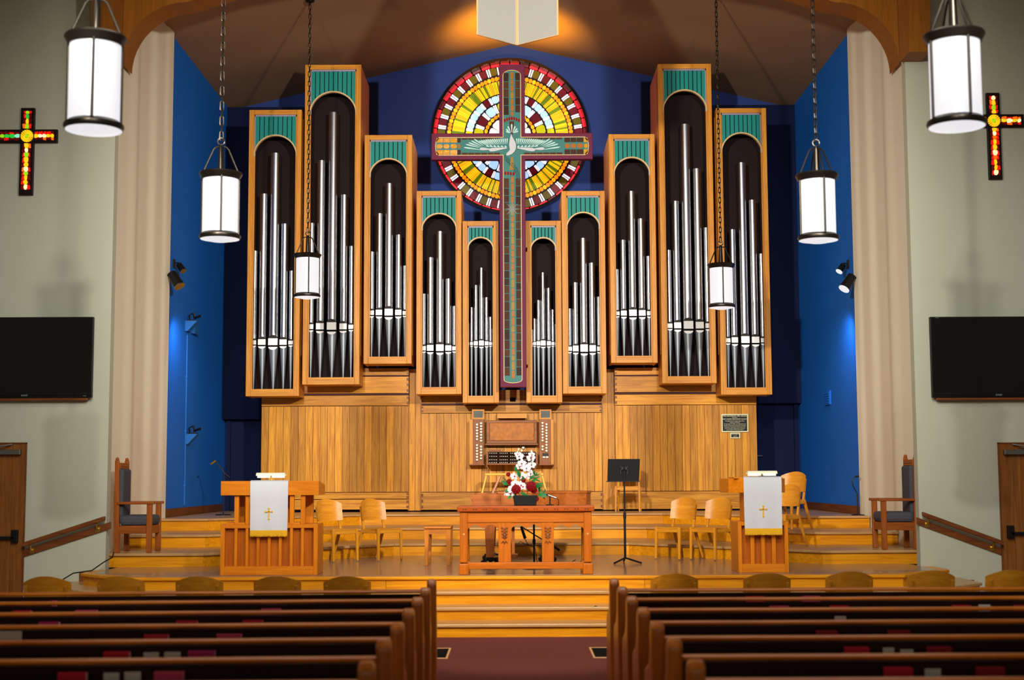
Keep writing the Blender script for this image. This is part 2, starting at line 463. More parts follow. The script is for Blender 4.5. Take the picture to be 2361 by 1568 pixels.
# baseboards
for s, nm in ((-1, 'left'), (1, 'right')):
    a, b = sorted((s*(XR+0.02), s*(XR-0.005)))
    MB().box(a, b, 22.15, 26.6, L3, L3+0.13).build('baseboard_'+nm, DARKOAK['y'], kind='structure')
    a, b = sorted((s*(XR-0.01), s*(XR+0.01)))
    a, b = sorted((s*(XE+0.01), s*5.62))
    bb = base('baseboard_'+nm+'_front')
    for k, (u, v) in enumerate(((5.2, 5.44), (5.52, 5.78), (5.84, 6.08))):
        a, b = sorted((s*u, s*v)); zt = 0.42-0.14*k
        MB().box(a, b, YW-0.02, YW, zt, zt+0.11).build('board', DARKOAK['x'], bb)

# ------------------------------------------------------------------ glulam arch haunches and beam ends
for s, nm, n in ((-1, 'left', 1), (1, 'right', 2)):
    Yf = 19.2
    X0 = s*(XR-0.03)
    zb = AZ(1180 + s*889, 148, Yf)
    xin, zin = s*4.5, AZ(1180 + s*760, 5, Yf)
    curve = []
    for i in range(13):
        t = i/12
        # quarter-ellipse from the springing to the crown side
        curve.append((X0 - (X0-xin)*(1-math.cos(t*math.pi/2))*1.0 - s*0.06*0, zb + (zin-zb)*math.sin(t*math.pi/2)))
    ext = [(s*3.2, zin+0.42), (s*2.2, zin+0.62)]
    poly = curve + ext + [(s*2.2, zc(2.2)-0.01), (X0, zc(XR)-0.01)]
    tr = base('trim_%d' % n)
    MB().prism(poly, 'y', Yf, Yf+0.5).build('arch_haunch', BEAM['z'], tr, smooth=True)
    # nave beam end beside the white wall
    xa, xb = sorted((s*5.05, s*5.38))
    z0 = AZ(1180 + s*940, 130, 17.8)
    MB().prism([(xa if s > 0 else xa+0.06, z0), (xb-0.06 if s > 0 else xb, z0), (xb, zc(5.4)-0.01), (xa, zc(5.4)-0.01)], 'y', 17.6, YW-0.005).build('beam_end', BEAM['z'], tr)
MB().box(-0.12, 0.12, -8.8, 17.0, ZR-0.4, ZR-0.05).build('trim_3', BEAM['y'], kind='structure')

# ------------------------------------------------------------------ organ: wood screens, cases, pipes
YS = 25.3
def screen(px0, px1, ptop, pbot, n, boards, label, stripes, y=YS):
    """plank panel between two pixel columns; boards: (top,bottom) pixel rows of the horizontal boards"""
    pm = (px0+px1)/2
    x0, x1 = AX(px0, (ptop+pbot)/2, y), AX(px1, (ptop+pbot)/2, y)
    t = thing('wood_screen', label, 'wood screen', ((x0+x1)/2, y, L3), 0, 'plank screens under the organ')
    ox, oz = (x0+x1)/2, L3
    zt, zb = AZ(pm, ptop, y)-oz, AZ(pm, pbot, y)-oz
    w = (x1-x0)/n
    me = MB().box(-w/2+0.003, w/2-0.003, 0, 0.03, zb+0.003, zt-0.003).mesh('plank', OAK['z'])
    for i in range(n):
        put('plank', me, t, (x0-ox+w*(i+0.5), 0.004*(i % 2), 0))
    MB().box(x0-ox, x1-ox, 0.034, 0.06, max(0.03, zb-0.2), zt).build('backing', DARKOAK['z'], t)
    for a, b in boards:
        za, zb2 = AZ(pm, a, y)-oz, AZ(pm, b, y)-oz
        MB().box(x0-ox, x1-ox, -0.012, 0.04, max(zb2+0.002, 0.03), za-0.002).build('rail_board', OAK['x'], t, bevel=0.004)
        # finger joints on the inner ends
        nj = max(2, round((za-zb2)/0.09))
        for s in ((1,) if px0 < 700 else (-1,) if px1 > 1700 else (-1, 1)):
            xx = (x1-ox if s > 0 else x0-ox)
            for k in range(nj):
                h = (za-zb2)/nj
                MB().box(xx-0.035 if s > 0 else xx-0.004, xx+0.004 if s > 0 else xx+0.035, -0.015, 0.02, zb2+h*(k+0.25), zb2+h*(k+0.75)).build('finger_joint', DARKOAK['x'], t)
    for p in stripes:
        z = AZ(pm, p, y)-oz
        MB().box(x0-ox, x1-ox, -0.008, 0.036, z-0.014, z+0.014).build('stripe', PLUMLINE, t, label='dark plum inlay line')
    return t
screen(602, 942, 936.7, 1135, 20, [(849, 866), (869, 907.5), (912, 936), (1136, 1151), (1152, 1175.5)], 'left plank screen behind the white-draped lectern', (867.5, 909.7))
screen(971.7, 1388, 952.5, 1133.7, 24, [(899, 930), (934, 952), (1134.5, 1175)], 'middle plank screen behind the organ console', (931.7,))
screen(1419, 1746, 934, 1132, 19, [(847, 864), (867, 904), (909, 933.5), (1133, 1174.5)], 'right plank screen carrying the black plaques', (865.5, 906.5))
for (a, b, c), side in (((941, 957, 972), 'left'), ((1388, 1402, 1420), 'right')):
    y = YS+0.1
    x0, x1, x2 = AX(a, 1010, y), AX(b, 1010, y), AX(c, 1010, y)
    t = thing('corner_post', 'brown corner post in the gap between the middle and %s plank screens' % side, 'post', ((x0+x2)/2, y, L3))
    ox = (x0+x2)/2; zt = AZ(b, 851, y)-L3
    MB().box(x0-ox, x1-ox-0.003, 0, 0.05, 0.02, zt).build('post_board', DARKOAK['z'] if side == 'x' else OAK['z'], t)
    MB().box(x1-ox+0.003, x2-ox, 0.012, 0.06, 0.02, zt).build('post_board', OAK['z'], t)

YC = 24.6
cases = [  # L, R, bottom, top, arch apex (pixels)
    (566, 689, 913.5, 253, 312.5), (696.6, 828.5, 886.6, 149, 212), (837.8, 949, 838.7, 311, 366.5),
    (959.5, 1064.4, 909, 440, 493), (1066.7, 1150.6, 929, 509.5, 548.5), (1213.6, 1296.6, 928.5, 508.8, 549),
    (1298, 1399, 907.6, 440, 490.5), (1409, 1516.6, 836.7, 309, 363.5), (1527, 1652.7, 883.8, 147, 208), (1662.8, 1780.7, 910, 249, 307)]
case_name = ['far left organ case', 'tall organ case second from left', 'short organ case third from left', 'low organ case fourth from left',
             'narrow organ case left of cross', 'narrow organ case right of cross', 'low organ case fourth from right',
             'short organ case third from right', 'tall organ case second from right', 'far right organ case']
zs_side = AZ(800, 842, YS)
for ci, (pl, pr, pb, pt, pa) in enumerate(cases):
    x0, x1 = AX(pl, pb, YC), AX(pr, pb, YC)
    zb, zt = AZ((pl+pr)/2, pb, YC), AZ((pl+pr)/2, pt, YC)
    ox = (x0+x1)/2; w = x1-x0; h = zt-zb; hw = w/2
    how = {0: 'gilt arch over five tin pipes', 1: 'tallest on its side, seven-foot oak frame', 2: 'hung high between taller and lower ones'}
    t = thing('organ_case', case_name[ci] + ', oak frame with teal slats and gilt arch', 'organ case', (ox, YC, zb), 0, 'organ cases on the blue wall')
    st_ = 0.085; rb = 0.125; rt = 0.085
    for s in (-1, 1):
        a, b = sorted((s*hw, s*(hw-st_)))
        MB().box(a, b, 0, 0.06, 0, h).build('stile', CASE['z'], t, bevel=0.006)
        # bevelled inner lip
        a, b = sorted((s*(hw-st_), s*(hw-st_-0.02)))
        MB().box(a, b, 0.03, 0.07, rb, h-rt).build('inner_lip', CASE['z'], t)
    MB().box(-hw+st_, hw-st_, 0.004, 0.06, 0, rb-0.03).build('rail', CASE['x'], t, bevel=0.006)
    MB().box(-hw+st_, hw-st_, 0.02, 0.10, rb-0.03, rb).build('rail', CASE['x'], t)
    MB().box(-hw+st_, hw-st_, 0.004, 0.06, h-rt, h).build('rail', CASE['x'], t, bevel=0.006)
    # side panels: shallow below the top of the screens, full depth above
    zs = max(zs_side - zb, 0.0) if ci not in (4, 5) else AZ(1180, 898, YS) - zb
    for s in (-1, 1):
        a, b = sorted((s*(hw-0.004), s*(hw-0.03)))
        poly = [(0.06, 0), (0.66, 0), (0.66, zs), (1.45, zs), (1.45, h), (0.06, h)] if zs > 0.02 else [(0.06, 0), (1.45, 0), (1.45, h), (0.06, h)]
        MB().prism(poly, 'x', a, b).build('side_panel', CASE['z'], t)
        # raised field on the side
        a, b = sorted((s*(hw-0.004), s*(hw+0.004)))
        MB().box(a, b, 0.2, 1.3, max(zs, 0)+0.12, h-0.12).build('side_field', CASE['z'], t, bevel=0.003)
    MB().box(-hw+0.03, hw-0.03, 0.06, 1.45, h-0.03, h).build('top_panel', CASE['x'], t)
    MB().box(-hw+0.03, hw-0.03, 0.06, 0.5, 0, 0.03).build('bottom_panel', CASE['x'], t)
    MB().box(-hw+0.03, hw-0.03, 0.5, 0.53, 0.03, h-0.03).build('back_board', MAROON, t)
    # arch
    r = hw-st_-0.012
    za = AZ((pl+pr)/2, pa, YC)-zb; zsp = za - r
    m = MB(); N = 22
    ring = []
    for i in range(N+1):
        a = math.pi*i/N; ring.append((r*math.cos(a), zsp+r*math.sin(a)))
    ring_o = [((r+0.024)*math.cos(math.pi*i/N), zsp+(r+0.024)*math.sin(math.pi*i/N)) for i in range(N+1)]
    m = MB()
    for i in range(N):
        m.prism([ring[i], ring[i+1], ring_o[i+1], ring_o[i]], 'y', 0.02, 0.085)
    m.build('arch', GOLDTRIM, t)
    # teal slats over the arch
    ztop = h-rt-0.03; ns = max(7, round((2*r)/0.078)); sw = 2*(r)/ns
    for i in range(ns):
        xa, xb = -r+sw*i+0.007, -r+sw*(i+1)-0.007
        pts = []
        for k in range(6):
            x = xa+(xb-xa)*k/5
            pts.append((x, zsp+math.sqrt(max(0, (r+0.012)**2-x*x))))
        MB().prism(pts+[(xb, ztop), (xa, ztop)], 'y', 0.045, 0.065).build('slat', TEAL, t)
    m = MB()
    for i in range(N//2+0):
        pass
    MB().box(-hw+st_, hw-st_, 0.066, 0.075, zsp+r*0.55, h-rt).build('slat_backing', BLACKM, t) if False else None
    # dark backing of the slat field, cut by the arch
    pts = [(x, z) for x, z in ring_o][::-1]
    mb = MB()
    for i in range(N):
        (xa, za_), (xb, zb_) = pts[i], pts[i+1]
        mb.prism([(xa, za_-0.004), (xb, zb_-0.004), (xb, ztop+0.02), (xa, ztop+0.02)], 'y', 0.067, 0.08)
    mb.build('slat_backing', BLACKM, t)
    MB().box(-hw+st_+0.004, hw-st_-0.004, 0.03, 0.066, ztop, h-rt).build('trim_strip', LAVTRIM, t)
    s = -1 if ci < 5 else 1
    a, b = sorted((s*(hw-st_-0.004), s*(hw-st_-0.026)))
    MB().box(a, b, 0.024, 0.062, zsp, ztop).build('trim_strip', LAVTRIM, t)

PIPES = [  # (center px, width px, top px) ; mouth plate top, bottom ; foot tip, per case
    ([(585.3,12.6,579),(605.2,17.4,448),(631,21.6,354.5),(654,16.5,517),(671,10.7,625)], (780,802), 897),
    ([(717,13,515),(738.7,17.7,371),(765.7,21.6,260.7),(792,16.6,450),(809.7,11.2,568)], (743,767), 870),
    ([(856.9,12,581),(874.5,14.8,493),(897,18.8,424),(918.9,14.6,542),(933.7,9.8,613)], (712,733.5), 822.7),
    ([(976.5,11,678),(992.4,15,594.5),(1014.6,17.5,534.4),(1033.9,14,643.5),(1048,10,706)], (794,815), 892),
    ([(1079.6,5,745),(1087.3,6.3,709),(1097.2,9,658),(1110.1,11,618),(1122.1,8.5,686),(1131,6.3,731),(1137.7,5,757.6)], (785,801), 912.5),
    ([(1226.4,4.6,760),(1232.5,6.3,735),(1241.5,8.5,692.6),(1252.4,11,629),(1265.4,9,664.4),(1274.7,6.3,714.5),(1282,5,748)], (785,801), 912.5),
    ([(1313.5,9.5,712),(1327,13,652),(1346.3,17,550),(1366,14.5,607),(1381.5,10,684.7)], (794,817), 891),
    ([(1423,10,621.5),(1437.8,13.5,554),(1458.6,17.5,442),(1480,15.5,505),(1496.7,11.2,591)], (714,734), 820.5),
    ([(1544,11.5,577),(1561.5,16,464.6),(1586,22,288),(1612,18.5,390),(1631.7,12.6,525.5)], (740,765), 867.6),
    ([(1677.7,10.7,640),(1693,14.6,530),(1717,19,376),(1740.5,17,462),(1758.8,11.2,585.6)], (775,797), 893)]
YP = YC+0.24
LIPD = plain('lip_dark_reflection', (44, 40, 38), 0.6)  # near-black arch over the lips, a dark reflection put into the colour
for ci, (pl, (mt, mbm), tip) in enumerate(PIPES):
    n = len(pl); heights = sorted(range(n), key=lambda i: pl[i][2])
    for i, (cx, wpx, top) in enumerate(pl):
        r = wpx/2*YP/F*1.02
        big = max(p[1] for p in pl); q = wpx/big
        ml = (mt+mbm)/2
        m0 = ml + (mt-ml)*q*0.9; m1 = ml + (mbm-ml)*q*0.9 + (1-q)*2
        x, zm0 = at(cx, m0, YP); zm1 = AZ(cx, m1, YP); zt = AZ(cx, top, YP); zf = AZ(cx, tip, YP)-0.02
        rank = heights.index(i)
        size = ['tallest', 'second tallest', 'third tallest', 'fourth tallest', 'fifth tallest', 'sixth tallest', 'shortest'][rank if rank < n-1 else 6]
        pos = ORD[i] + ' from left'
        t = thing('organ_pipe', '%s tin pipe, %s in %s' % (size, pos, case_name[ci]), 'organ pipe', (x, YP, zf), 0, 'facade pipes of the organ')
        zt -= zf; zm0 -= zf; zm1 -= zf
        MB().lathe([(r, zm1+0.0), (r, zt), (r*0.93, zt), (r*0.93, zt-0.1), (0, zt-0.1)], 28).build('pipe_body', TIN, t, smooth=True)
        rf = max(0.012, r*0.2)
        MB().lathe([(rf, 0), (rf*1.05, 0.02), (r*0.985, zm1-0.02), (r, zm1)], 24).build('pipe_foot', TINFOOT, t, smooth=True)
        # mouth: slot, flat upper lip with a dark arched top, rounded lower lip
        hm = zm0-zm1
        yl = -r-0.004
        MB().box(-r*0.92, r*0.92, yl-0.002, -r*0.25, zm1, zm1+hm*0.2).build('mouth_slot', BLACKM, t)
        mb = MB()
        mb.add([(-r*0.98, yl-0.006, zm1+hm*0.2), (r*0.98, yl-0.006, zm1+hm*0.2), (r*0.98, yl+0.004, zm1+hm), (-r*0.98, yl+0.004, zm1+hm),
                (-r*0.98, -r*0.15, zm1+hm*0.2), (r*0.98, -r*0.15, zm1+hm*0.2), (r*0.98, -r*0.15, zm1+hm), (-r*0.98, -r*0.15, zm1+hm)],
               [(0,1,2,3), (4,7,6,5), (0,4,5,1), (1,5,6,2), (2,6,7,3), (3,7,4,0)])
        mb.build('upper_lip', TINLIP, t)
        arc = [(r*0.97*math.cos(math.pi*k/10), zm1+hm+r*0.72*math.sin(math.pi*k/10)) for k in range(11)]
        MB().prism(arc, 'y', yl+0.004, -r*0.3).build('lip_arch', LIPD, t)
        arc = [(r*0.95*math.cos(math.pi*k/10), zm1-r*0.62*math.sin(math.pi*k/10)) for k in range(11)]
        MB().prism(arc, 'y', yl+0.002, -r*0.3).build('lower_lip', TINLIP, t)

# ------------------------------------------------------------------ rose window
YR = YB
cx, cz = at(1176, 318, YR)
K = YR/F/0.995                       # metres per pixel there
G = {k: glow('glass_'+k, c, s) for k, c, s in (
    ('red', (236, 24, 44), 0.85), ('dark_red', (104, 6, 30), 0.4), ('olive', (104, 92, 10), 0.28), ('lime', (190, 192, 10), 0.8), ('white', (250, 244, 255), 1.0),
    ('orange', (255, 140, 10), 0.95), ('amber', (255, 176, 20), 1.0), ('yellow', (255, 200, 20), 0.95), ('green', (120, 150, 20), 0.5),
    ('pale_blue', (168, 212, 255), 1.0), ('warm_white', (255, 250, 225), 1.1))}
rose = thing('rose_window', 'round stained glass window of concentric coloured rings behind the cross', 'stained glass window', (cx, YR, cz))
prof = [(170*K, 0), (184*K, 0), (184*K, 0.22), (178*K, 0.22), (177*K, 0.02), (170*K, 0.02)]
m = MB(); vs = []; fs_ = []; n = 72
for i in range(n):
    t = 2*math.pi*i/n
    for r, d in prof: vs.append((r*math.cos(t), -d, r*math.sin(t)))
for i in range(n):
    j = (i+1) % n
    for k in range(len(prof)):
        l = (k+1) % len(prof); fs_.append((i*6+k, i*6+l, j*6+l, j*6+k))
m.add(vs, fs_); m.build('rim', plain('rim_black', (10, 4, 6), 0.15, vary=0.05), rose, smooth=True)
m = MB(); m.cyl((0, -0.02, 0), (0, -0.005, 0), 178*K, n=64); m.build('lead_panel', plain('lead_black', (16, 6, 8), 0.4), rose)
def pane(r0, r1, a0, a1, mat, name='glass_pane', round_=0.25, mb=None, d=0.05):
    """a bevelled glass piece between two radii (px) and two angles (deg)"""
    am = (a0+a1)/2; rm = (r0+r1)/2
    pts = []
    if round_:
        c = round_
        # rounded rectangle in (r,a)
        for (sr, sa) in ((-1,-1), (1,-1), (1,1), (-1,1)):
            hr, ha = (r1-r0)/2, (a1-a0)/2
            da = min(ha, hr/rm*57.3)*2*c; dr = min(hr, ha*rm/57.3)*2*c
            e = [(sr*hr, sa*(ha-da)), (sr*(hr-dr*0.3), sa*(ha-da*0.3)), (sr*(hr-dr), sa*ha)]
            if sr*sa > 0: e = e if sr < 0 else e
            if (sr, sa) in ((-1,-1), (1,1)): pass
            else: e = e[::-1]
            pts += [(rm+p, am+q) for p, q in e]
    else:
        pts = [(r0, a0), (r1, a0), (r1, a1), (r0, a1)]
    P = [(r*K*math.cos(R(a)), r*K*math.sin(R(a))) for r, a in pts]
    if mb is not None: mb.prism(P, 'y', -d, -0.02); return
    MB().prism(P, 'y', -d, -0.02).build(name, mat, rose)
SEQ = ['dark_red', 'olive']
strip_w, strip_y, strip_g, strip_a = MB(), MB(), MB(), MB()
for i in range(40):
    a = i*9
    pane(152, 170, a+2.0, a+7.6, G[SEQ[i % 2]])
    for q in (-1.45, 0.35):
        pane(151.5, 169.5, a+q, a+q+1.05, None, round_=0, mb=strip_w)
for i in range(48):
    a = i*7.5
    pane(171.5, 177, a+0.4, a+7.1, G['red' if i % 5 else 'dark_red'])
for i in range(100):
    a = i*3.6
    pane(138, 147.5, a+0.2, a+3.4, G['orange' if (i*7) % 3 else 'amber'], 'glass_bead', 0.4)
i = 0; a = 0
while a < 359.5:
    wd = rnd.choice((1.3, 1.6, 1.9)); green = (int(a/2.4) % 6 in (0,)) or rnd.random() < 0.12
    pane(107.5, 136, a+0.22, a+wd-0.3, None, round_=0, mb=strip_g if green else (strip_a if rnd.random() < 0.4 else strip_y)); a += wd
for q in range(4):
    blocks = ['lime', 'pale_blue', 'pale_blue', 'pale_blue', 'dark_red', 'pale_blue', 'pale_blue']
    if q % 2: blocks = blocks[::-1]
    for k, b in enumerate(blocks):
        a = q*90 + 90/7*k
        pane(88, 104, a+4.0, a+12.4, G[b])
        for z in (0.3, 2.3): pane(88, 104, a+z, a+z+1.25, None, round_=0, mb=strip_w)
    blocks = ['lime', 'dark_red', 'pale_blue', 'lime']
    if q % 2: blocks = blocks[::-1]
    for k, b in enumerate(blocks):
        a = q*90 + 22.5*k
        pane(63.5, 84.5, a+6.6, a+21.4, G[b])
        for z in (0.5, 3.7): pane(64, 84, a+z, a+z+2.2, None, round_=0, mb=strip_w)
    for k in range(3):
        pane(24, 50, q*90+30*k+1.5, q*90+30*k+28.5, G['warm_white'])
for i in range(36):
    pane(54, 61.5, i*10+0.6, i*10+9.4, G['orange' if i % 3 == 0 else 'amber'], 'glass_bead', 0.4)
for mb, g in ((strip_w, 'white'), (strip_y, 'yellow'), (strip_a, 'amber'), (strip_g, 'green')):
    mb.build('glass_strip', G[g], rose, kind='stuff')

# ------------------------------------------------------------------ hanging cross with the dove
YX = 24.2
KX = YX/F/0.99
ccx, ccz = at(1180.5, 337, YX)
cross = thing('hanging_cross', 'large plum cross with teal and amber glass and a white descending dove', 'cross', (ccx, YX, ccz))
def cp(px, py): return ((px-1180.5)*KX, (337-py)*KX)
zlo = AZ(1182, 893, YX)-ccz; zhi = AZ(1180, 148, YX)-ccz
fl = -zlo/((893-337)*KX); fh = zhi/((337-148)*KX)      # perspective factors along the height
def cq(px, py):
    x, z = cp(px, py); return (x, z*(fh if z > 0 else fl))
def poly_part(pts, y0, y1, name, mat, **k): return MB().prism([cq(*p) for p in pts], 'y', y0, y1).build(name, mat, cross, **k)
outer = [(1151,148), (1211,148), (1211,307), (1368,307), (1368,368), (1211,368), (1211,893), (1151,893), (1151,368), (993,368), (993,307), (1151,307)]
poly_part(outer, 0, 0.14, 'cross_body', PURPLE, bevel=0.01)
def arcpts(cx_, cy_, rx, ry, a0, a1, n=8): return [(cx_+rx*math.cos(R(a0+(a1-a0)*i/n)), cy_-ry*math.sin(R(a0+(a1-a0)*i/n))) for i in range(n+1)]
def inner(d):
    xl, xr, yt, yb, al, ar = 1159+d, 1202-d, 316+d, 359-d, 1001.5+d, 1359.5-d
    return (arcpts((xl+xr)/2, 174, (xr-xl)/2, 12.5-d, 0, 180)[::-1][::-1] +          # top arch right->left
            [(xl, yt)] + [(al+9, yt), (al+2, yt+9), (al, (yt+yb)/2), (al+2, yb-9), (al+9, yb)] + [(xl, yb)] +
            arcpts((xl+xr)/2, 876, (xr-xl)/2, 8-d, 180, 360) + [(xr, yb)] +
            [(ar-9, yb), (ar-2, yb-9), (ar, (yt+yb)/2), (ar-2, yt+9), (ar-9, yt)] + [(xr, yt)])
m = MB(); oi_, ii_ = [cq(*p) for p in inner(0)], [cq(*p) for p in inner(1.7)]
for i in range(len(oi_)):
    j = (i+1) % len(oi_)
    m.prism([oi_[i], oi_[j], ii_[j], ii_[i]], 'y', -0.012, 0.0)
m.build('gilt_line', GOLDTRIM, cross)
LEAD = plain('lead_teal', (52, 120, 118), 0.5, vary=0.08)
poly_part(inner(1.9), -0.004, 0.0, 'lead_ground', LEAD)
AMB = [plain('amber_glass', (164, 96, 12), 0.45, vary=0.2, scale=30), plain('yellow_glass', (156, 116, 16), 0.45, vary=0.2, scale=30)]
BRN = [plain('brown_glass', (62, 28, 4), 0.6, vary=0.4, scale=30), plain('brown_glass_b', (76, 40, 5), 0.6, vary=0.4, scale=30), plain('brown_glass_c', (48, 16, 4), 0.6, vary=0.4, scale=30)]
GOLDG = [plain('gold_glass', (214, 150, 20), 0.08, vary=0.5, scale=40, bump=0.6)]
def tile(x0, y0, x1, y1, mat, name='glass_tile', c=1.2, d=0.012):
    c = min(c, (x1-x0)/2.2, (y1-y0)/2.2)
    poly_part([(x0+c,y0), (x1-c,y0), (x1,y0+c), (x1,y1-c), (x1-c,y1), (x0+c,y1), (x0,y1-c), (x0,y0+c)], -d, -0.004, name, mat)
def column(y0, y1, lo=11, hi=21):
    y = y0
    while y < y1-8:
        h = rnd.uniform(lo, hi); e = min(y1, y+h)
        tile(1177.4, y+0.7, 1184.6, e-0.7, AMB[rnd.random() < 0.4], c=1.8)
        y = e
def sides(y0, y1):
    for xa, xb in ((1161.6, 1173.0), (1188.6, 1199.6)):
        y = y0
        while y < y1-6:
            e = min(y1, y+rnd.uniform(16, 25)); tile(xa, y+0.7, xb, e-0.7, rnd.choice(BRN), c=0.3); y = e
column(166, 268, 13, 19); sides(168, 266); column(408, 880); sides(412, 872)
for xa, xb in ((1004, 1062), (1302, 1357)):
    x = xa
    while x < xb-6:
        e = min(xb, x+rnd.uniform(13, 17)); gold = (xa < 1100 and x < 1050) or x > 1335
        for y0, y1 in ((318.5, 328.5), (345.5, 357)):
            tile(x+0.6, y0, e-0.6, y1, (GOLDG if gold else BRN)[0], c=0.4)
        tile(x+1, 332, e-1, 342.5, GOLDG[0] if gold else AMB[0], c=3)
        x = e
for x in range(1064, 1150, 15):
    tile(x, 318.5, x+13.5, 322, BRN[1], c=0.3); tile(x, 352.5, x+13.5, 357, BRN[1], c=0.3)
    xr_ = 2361-x-13.5; tile(xr_, 318.5, xr_+13.5, 322, BRN[1], c=0.3); tile(xr_, 352.5, xr_+13.5, 357, BRN[1], c=0.3)
# rays and red halo segments
for k in range(9):
    a = 90+(k-4)*15
    p = [(1180+math.cos(R(a+da))*r_, 337-math.sin(R(a+da))*r_*1.0) for r_, da in ((26, -5), (57, -6), (57, 6), (26, 5))]
    if all(1162 < q[0] < 1199.5 for q in p): poly_part(p, -0.010, -0.004, 'ray', BRN[1])
    p = [(1180+math.cos(R(-a+da))*r_, 337-math.sin(R(-a+da))*r_) for r_, da in ((26, -5), (56, -6), (56, 6), (26, 5))]
    if all(1162 < q[0] < 1199.5 for q in p): poly_part(p, -0.010, -0.004, 'ray', AMB[1])
REDT = plain('red_glass', (146, 14, 20), 0.15, vary=0.2)
for k in range(7):
    tile(1162+k*5.45, 270+abs(k-3)**2*0.5, 1166+k*5.45, 277.5+abs(k-3)**2*0.5, REDT, 'halo_tile', 1)
for k in range(4): tile(1162.5+k*6.4, 396.5+k*0.6, 1167+k*6.4, 404+k*0.6, REDT, 'halo_tile', 1)
DOVE = plain('dove_white', (196, 200, 210), 0.4, vary=0.03)
FEATH = plain('feather_pale', (184, 220, 220), 0.4, vary=0.05)
def dv(pts): return [(1140+x/9.8, 260+y/9.8) for x, y in pts]
poly_part(dv([(380,485),(405,560),(440,620),(475,680),(490,740),(485,830),(455,890),(400,945),(345,970),(300,985),(268,975),(262,950),(300,905),(335,870),(346,840),(335,780),(330,710),(345,620),(365,540)]), -0.045, -0.004, 'dove_body', DOVE)
def feather(x0, y0, x1, y1, w, mat=FEATH, y=-0.022, blunt=0.5):
    dx, dy = x1-x0, y1-y0; L = math.hypot(dx, dy); ux, uy = dx/L, dy/L; nx, ny = -uy, ux
    pts = []
    for t, f in ((0, 0.25), (0.3, 0.55), (0.65, 0.95), (0.85, 1.0), (0.96, 0.6)): pts.append((x0+dx*t+nx*w*f, y0+dy*t+ny*w*f))
    pts.append((x1, y1))
    for t, f in ((0.96, 0.6), (0.85, 1.0), (0.65, 0.95), (0.3, 0.55), (0, 0.25)): pts.append((x0+dx*t-nx*w*f, y0+dy*t-ny*w*f))
    poly_part(pts, y, -0.004, 'feather', mat)
for s in (-1, 1):
    X = lambda d: 1180.5 + s*d
    for i in range(18):                      # flight feathers, from the body outward
        t = i/17
        bx = 12 + 62*t**1.05; tx = 11 + 86*t
        by = 333 + 3*t; ty = 319.5 + 2*t + 12*t**4
        if i >= 14: tx = 88+(i-14)*6.5; ty = 321+(i-14)*4.0; bx = 66+(i-14)*3.5; by = 336+(i-14)*1.5
        feather(X(bx), by, X(tx), ty, 1.5)
    for i in range(6): feather(X(12+i*8), 340-0.2*i, X(17+i*8.6), 337.5-0.3*i, 1.9)
    feather(X(12), 342, X(54), 347, 4.2, DOVE, -0.03); feather(X(48), 345, X(75), 343.5, 3.2, DOVE, -0.026); feather(X(72), 346, X(112), 336+4, 1.6)
for a, l in ((-62, 15), (-46, 18), (-26, 21), (0, 24), (24, 21), (44, 19), (62, 17)):
    feather(1180+5*math.sin(R(a)), 309-3*math.cos(R(a)), 1180+l*math.sin(R(a)), 311-l*1.02*math.cos(R(a)), 1.7)
# olive branch in the beak
GRN = plain('branch_green', (10, 78, 66), 0.4); 
poly_part(dv([(225,960),(280,1000),(400,1100),(470,1190),(540,1300),(570,1400),(570,1560),(510,1560),(480,1400),(400,1290),(290,1140),(230,1060)]), -0.009, -0.004, 'branch', plain('branch_teal', (20, 96, 92), 0.4))
for x, y in ((240,990),(270,1090),(320,1050),(305,1120),(345,1160),(400,1150),(385,1200),(440,1210),(420,1240),(495,1260),(445,1290),(530,1330),(480,1340),(540,1390),(495,1420),(555,1450),(515,1480),(552,1530)):
    px, py = dv([(x, y)])[0]; feather(px-1.6, py-2, px+1.6, py+2, 1.3, GRN, -0.014)
for py in (570, 840):
    poly_part([(1149, py), (1215, py), (1215, py+4), (1149, py+4)], 0.14, YC-YX, 'bracket', MAROON)
# silver star
m = MB(); c0 = cq(1180.5, 484)
for k in range(8):
    a = R(90+k*45); l = (20 if k % 2 == 0 else 19)*KX; w = 2.2*KX
    u = Vector((math.cos(a), 0, math.sin(a))); nn = Vector((-math.sin(a), 0, math.cos(a))); c = Vector((c0[0], 0, c0[1]))
    tipv = c+u*l+Vector((0,-0.012,0)); A_ = c+nn*w+u*w*2+Vector((0,-0.012,0)); B_ = c-nn*w+u*w*2+Vector((0,-0.012,0)); T_ = c+Vector((0,-0.05,0)); Bk = c+Vector((0,-0.008,0))
    m.add([tipv, A_, T_, B_, Bk], [(0,1,2), (0,2,3), (0,4,1), (0,3,4)])
m.build('star', plain('star_silver', (190, 196, 196), 0.4, 0.3), cross)
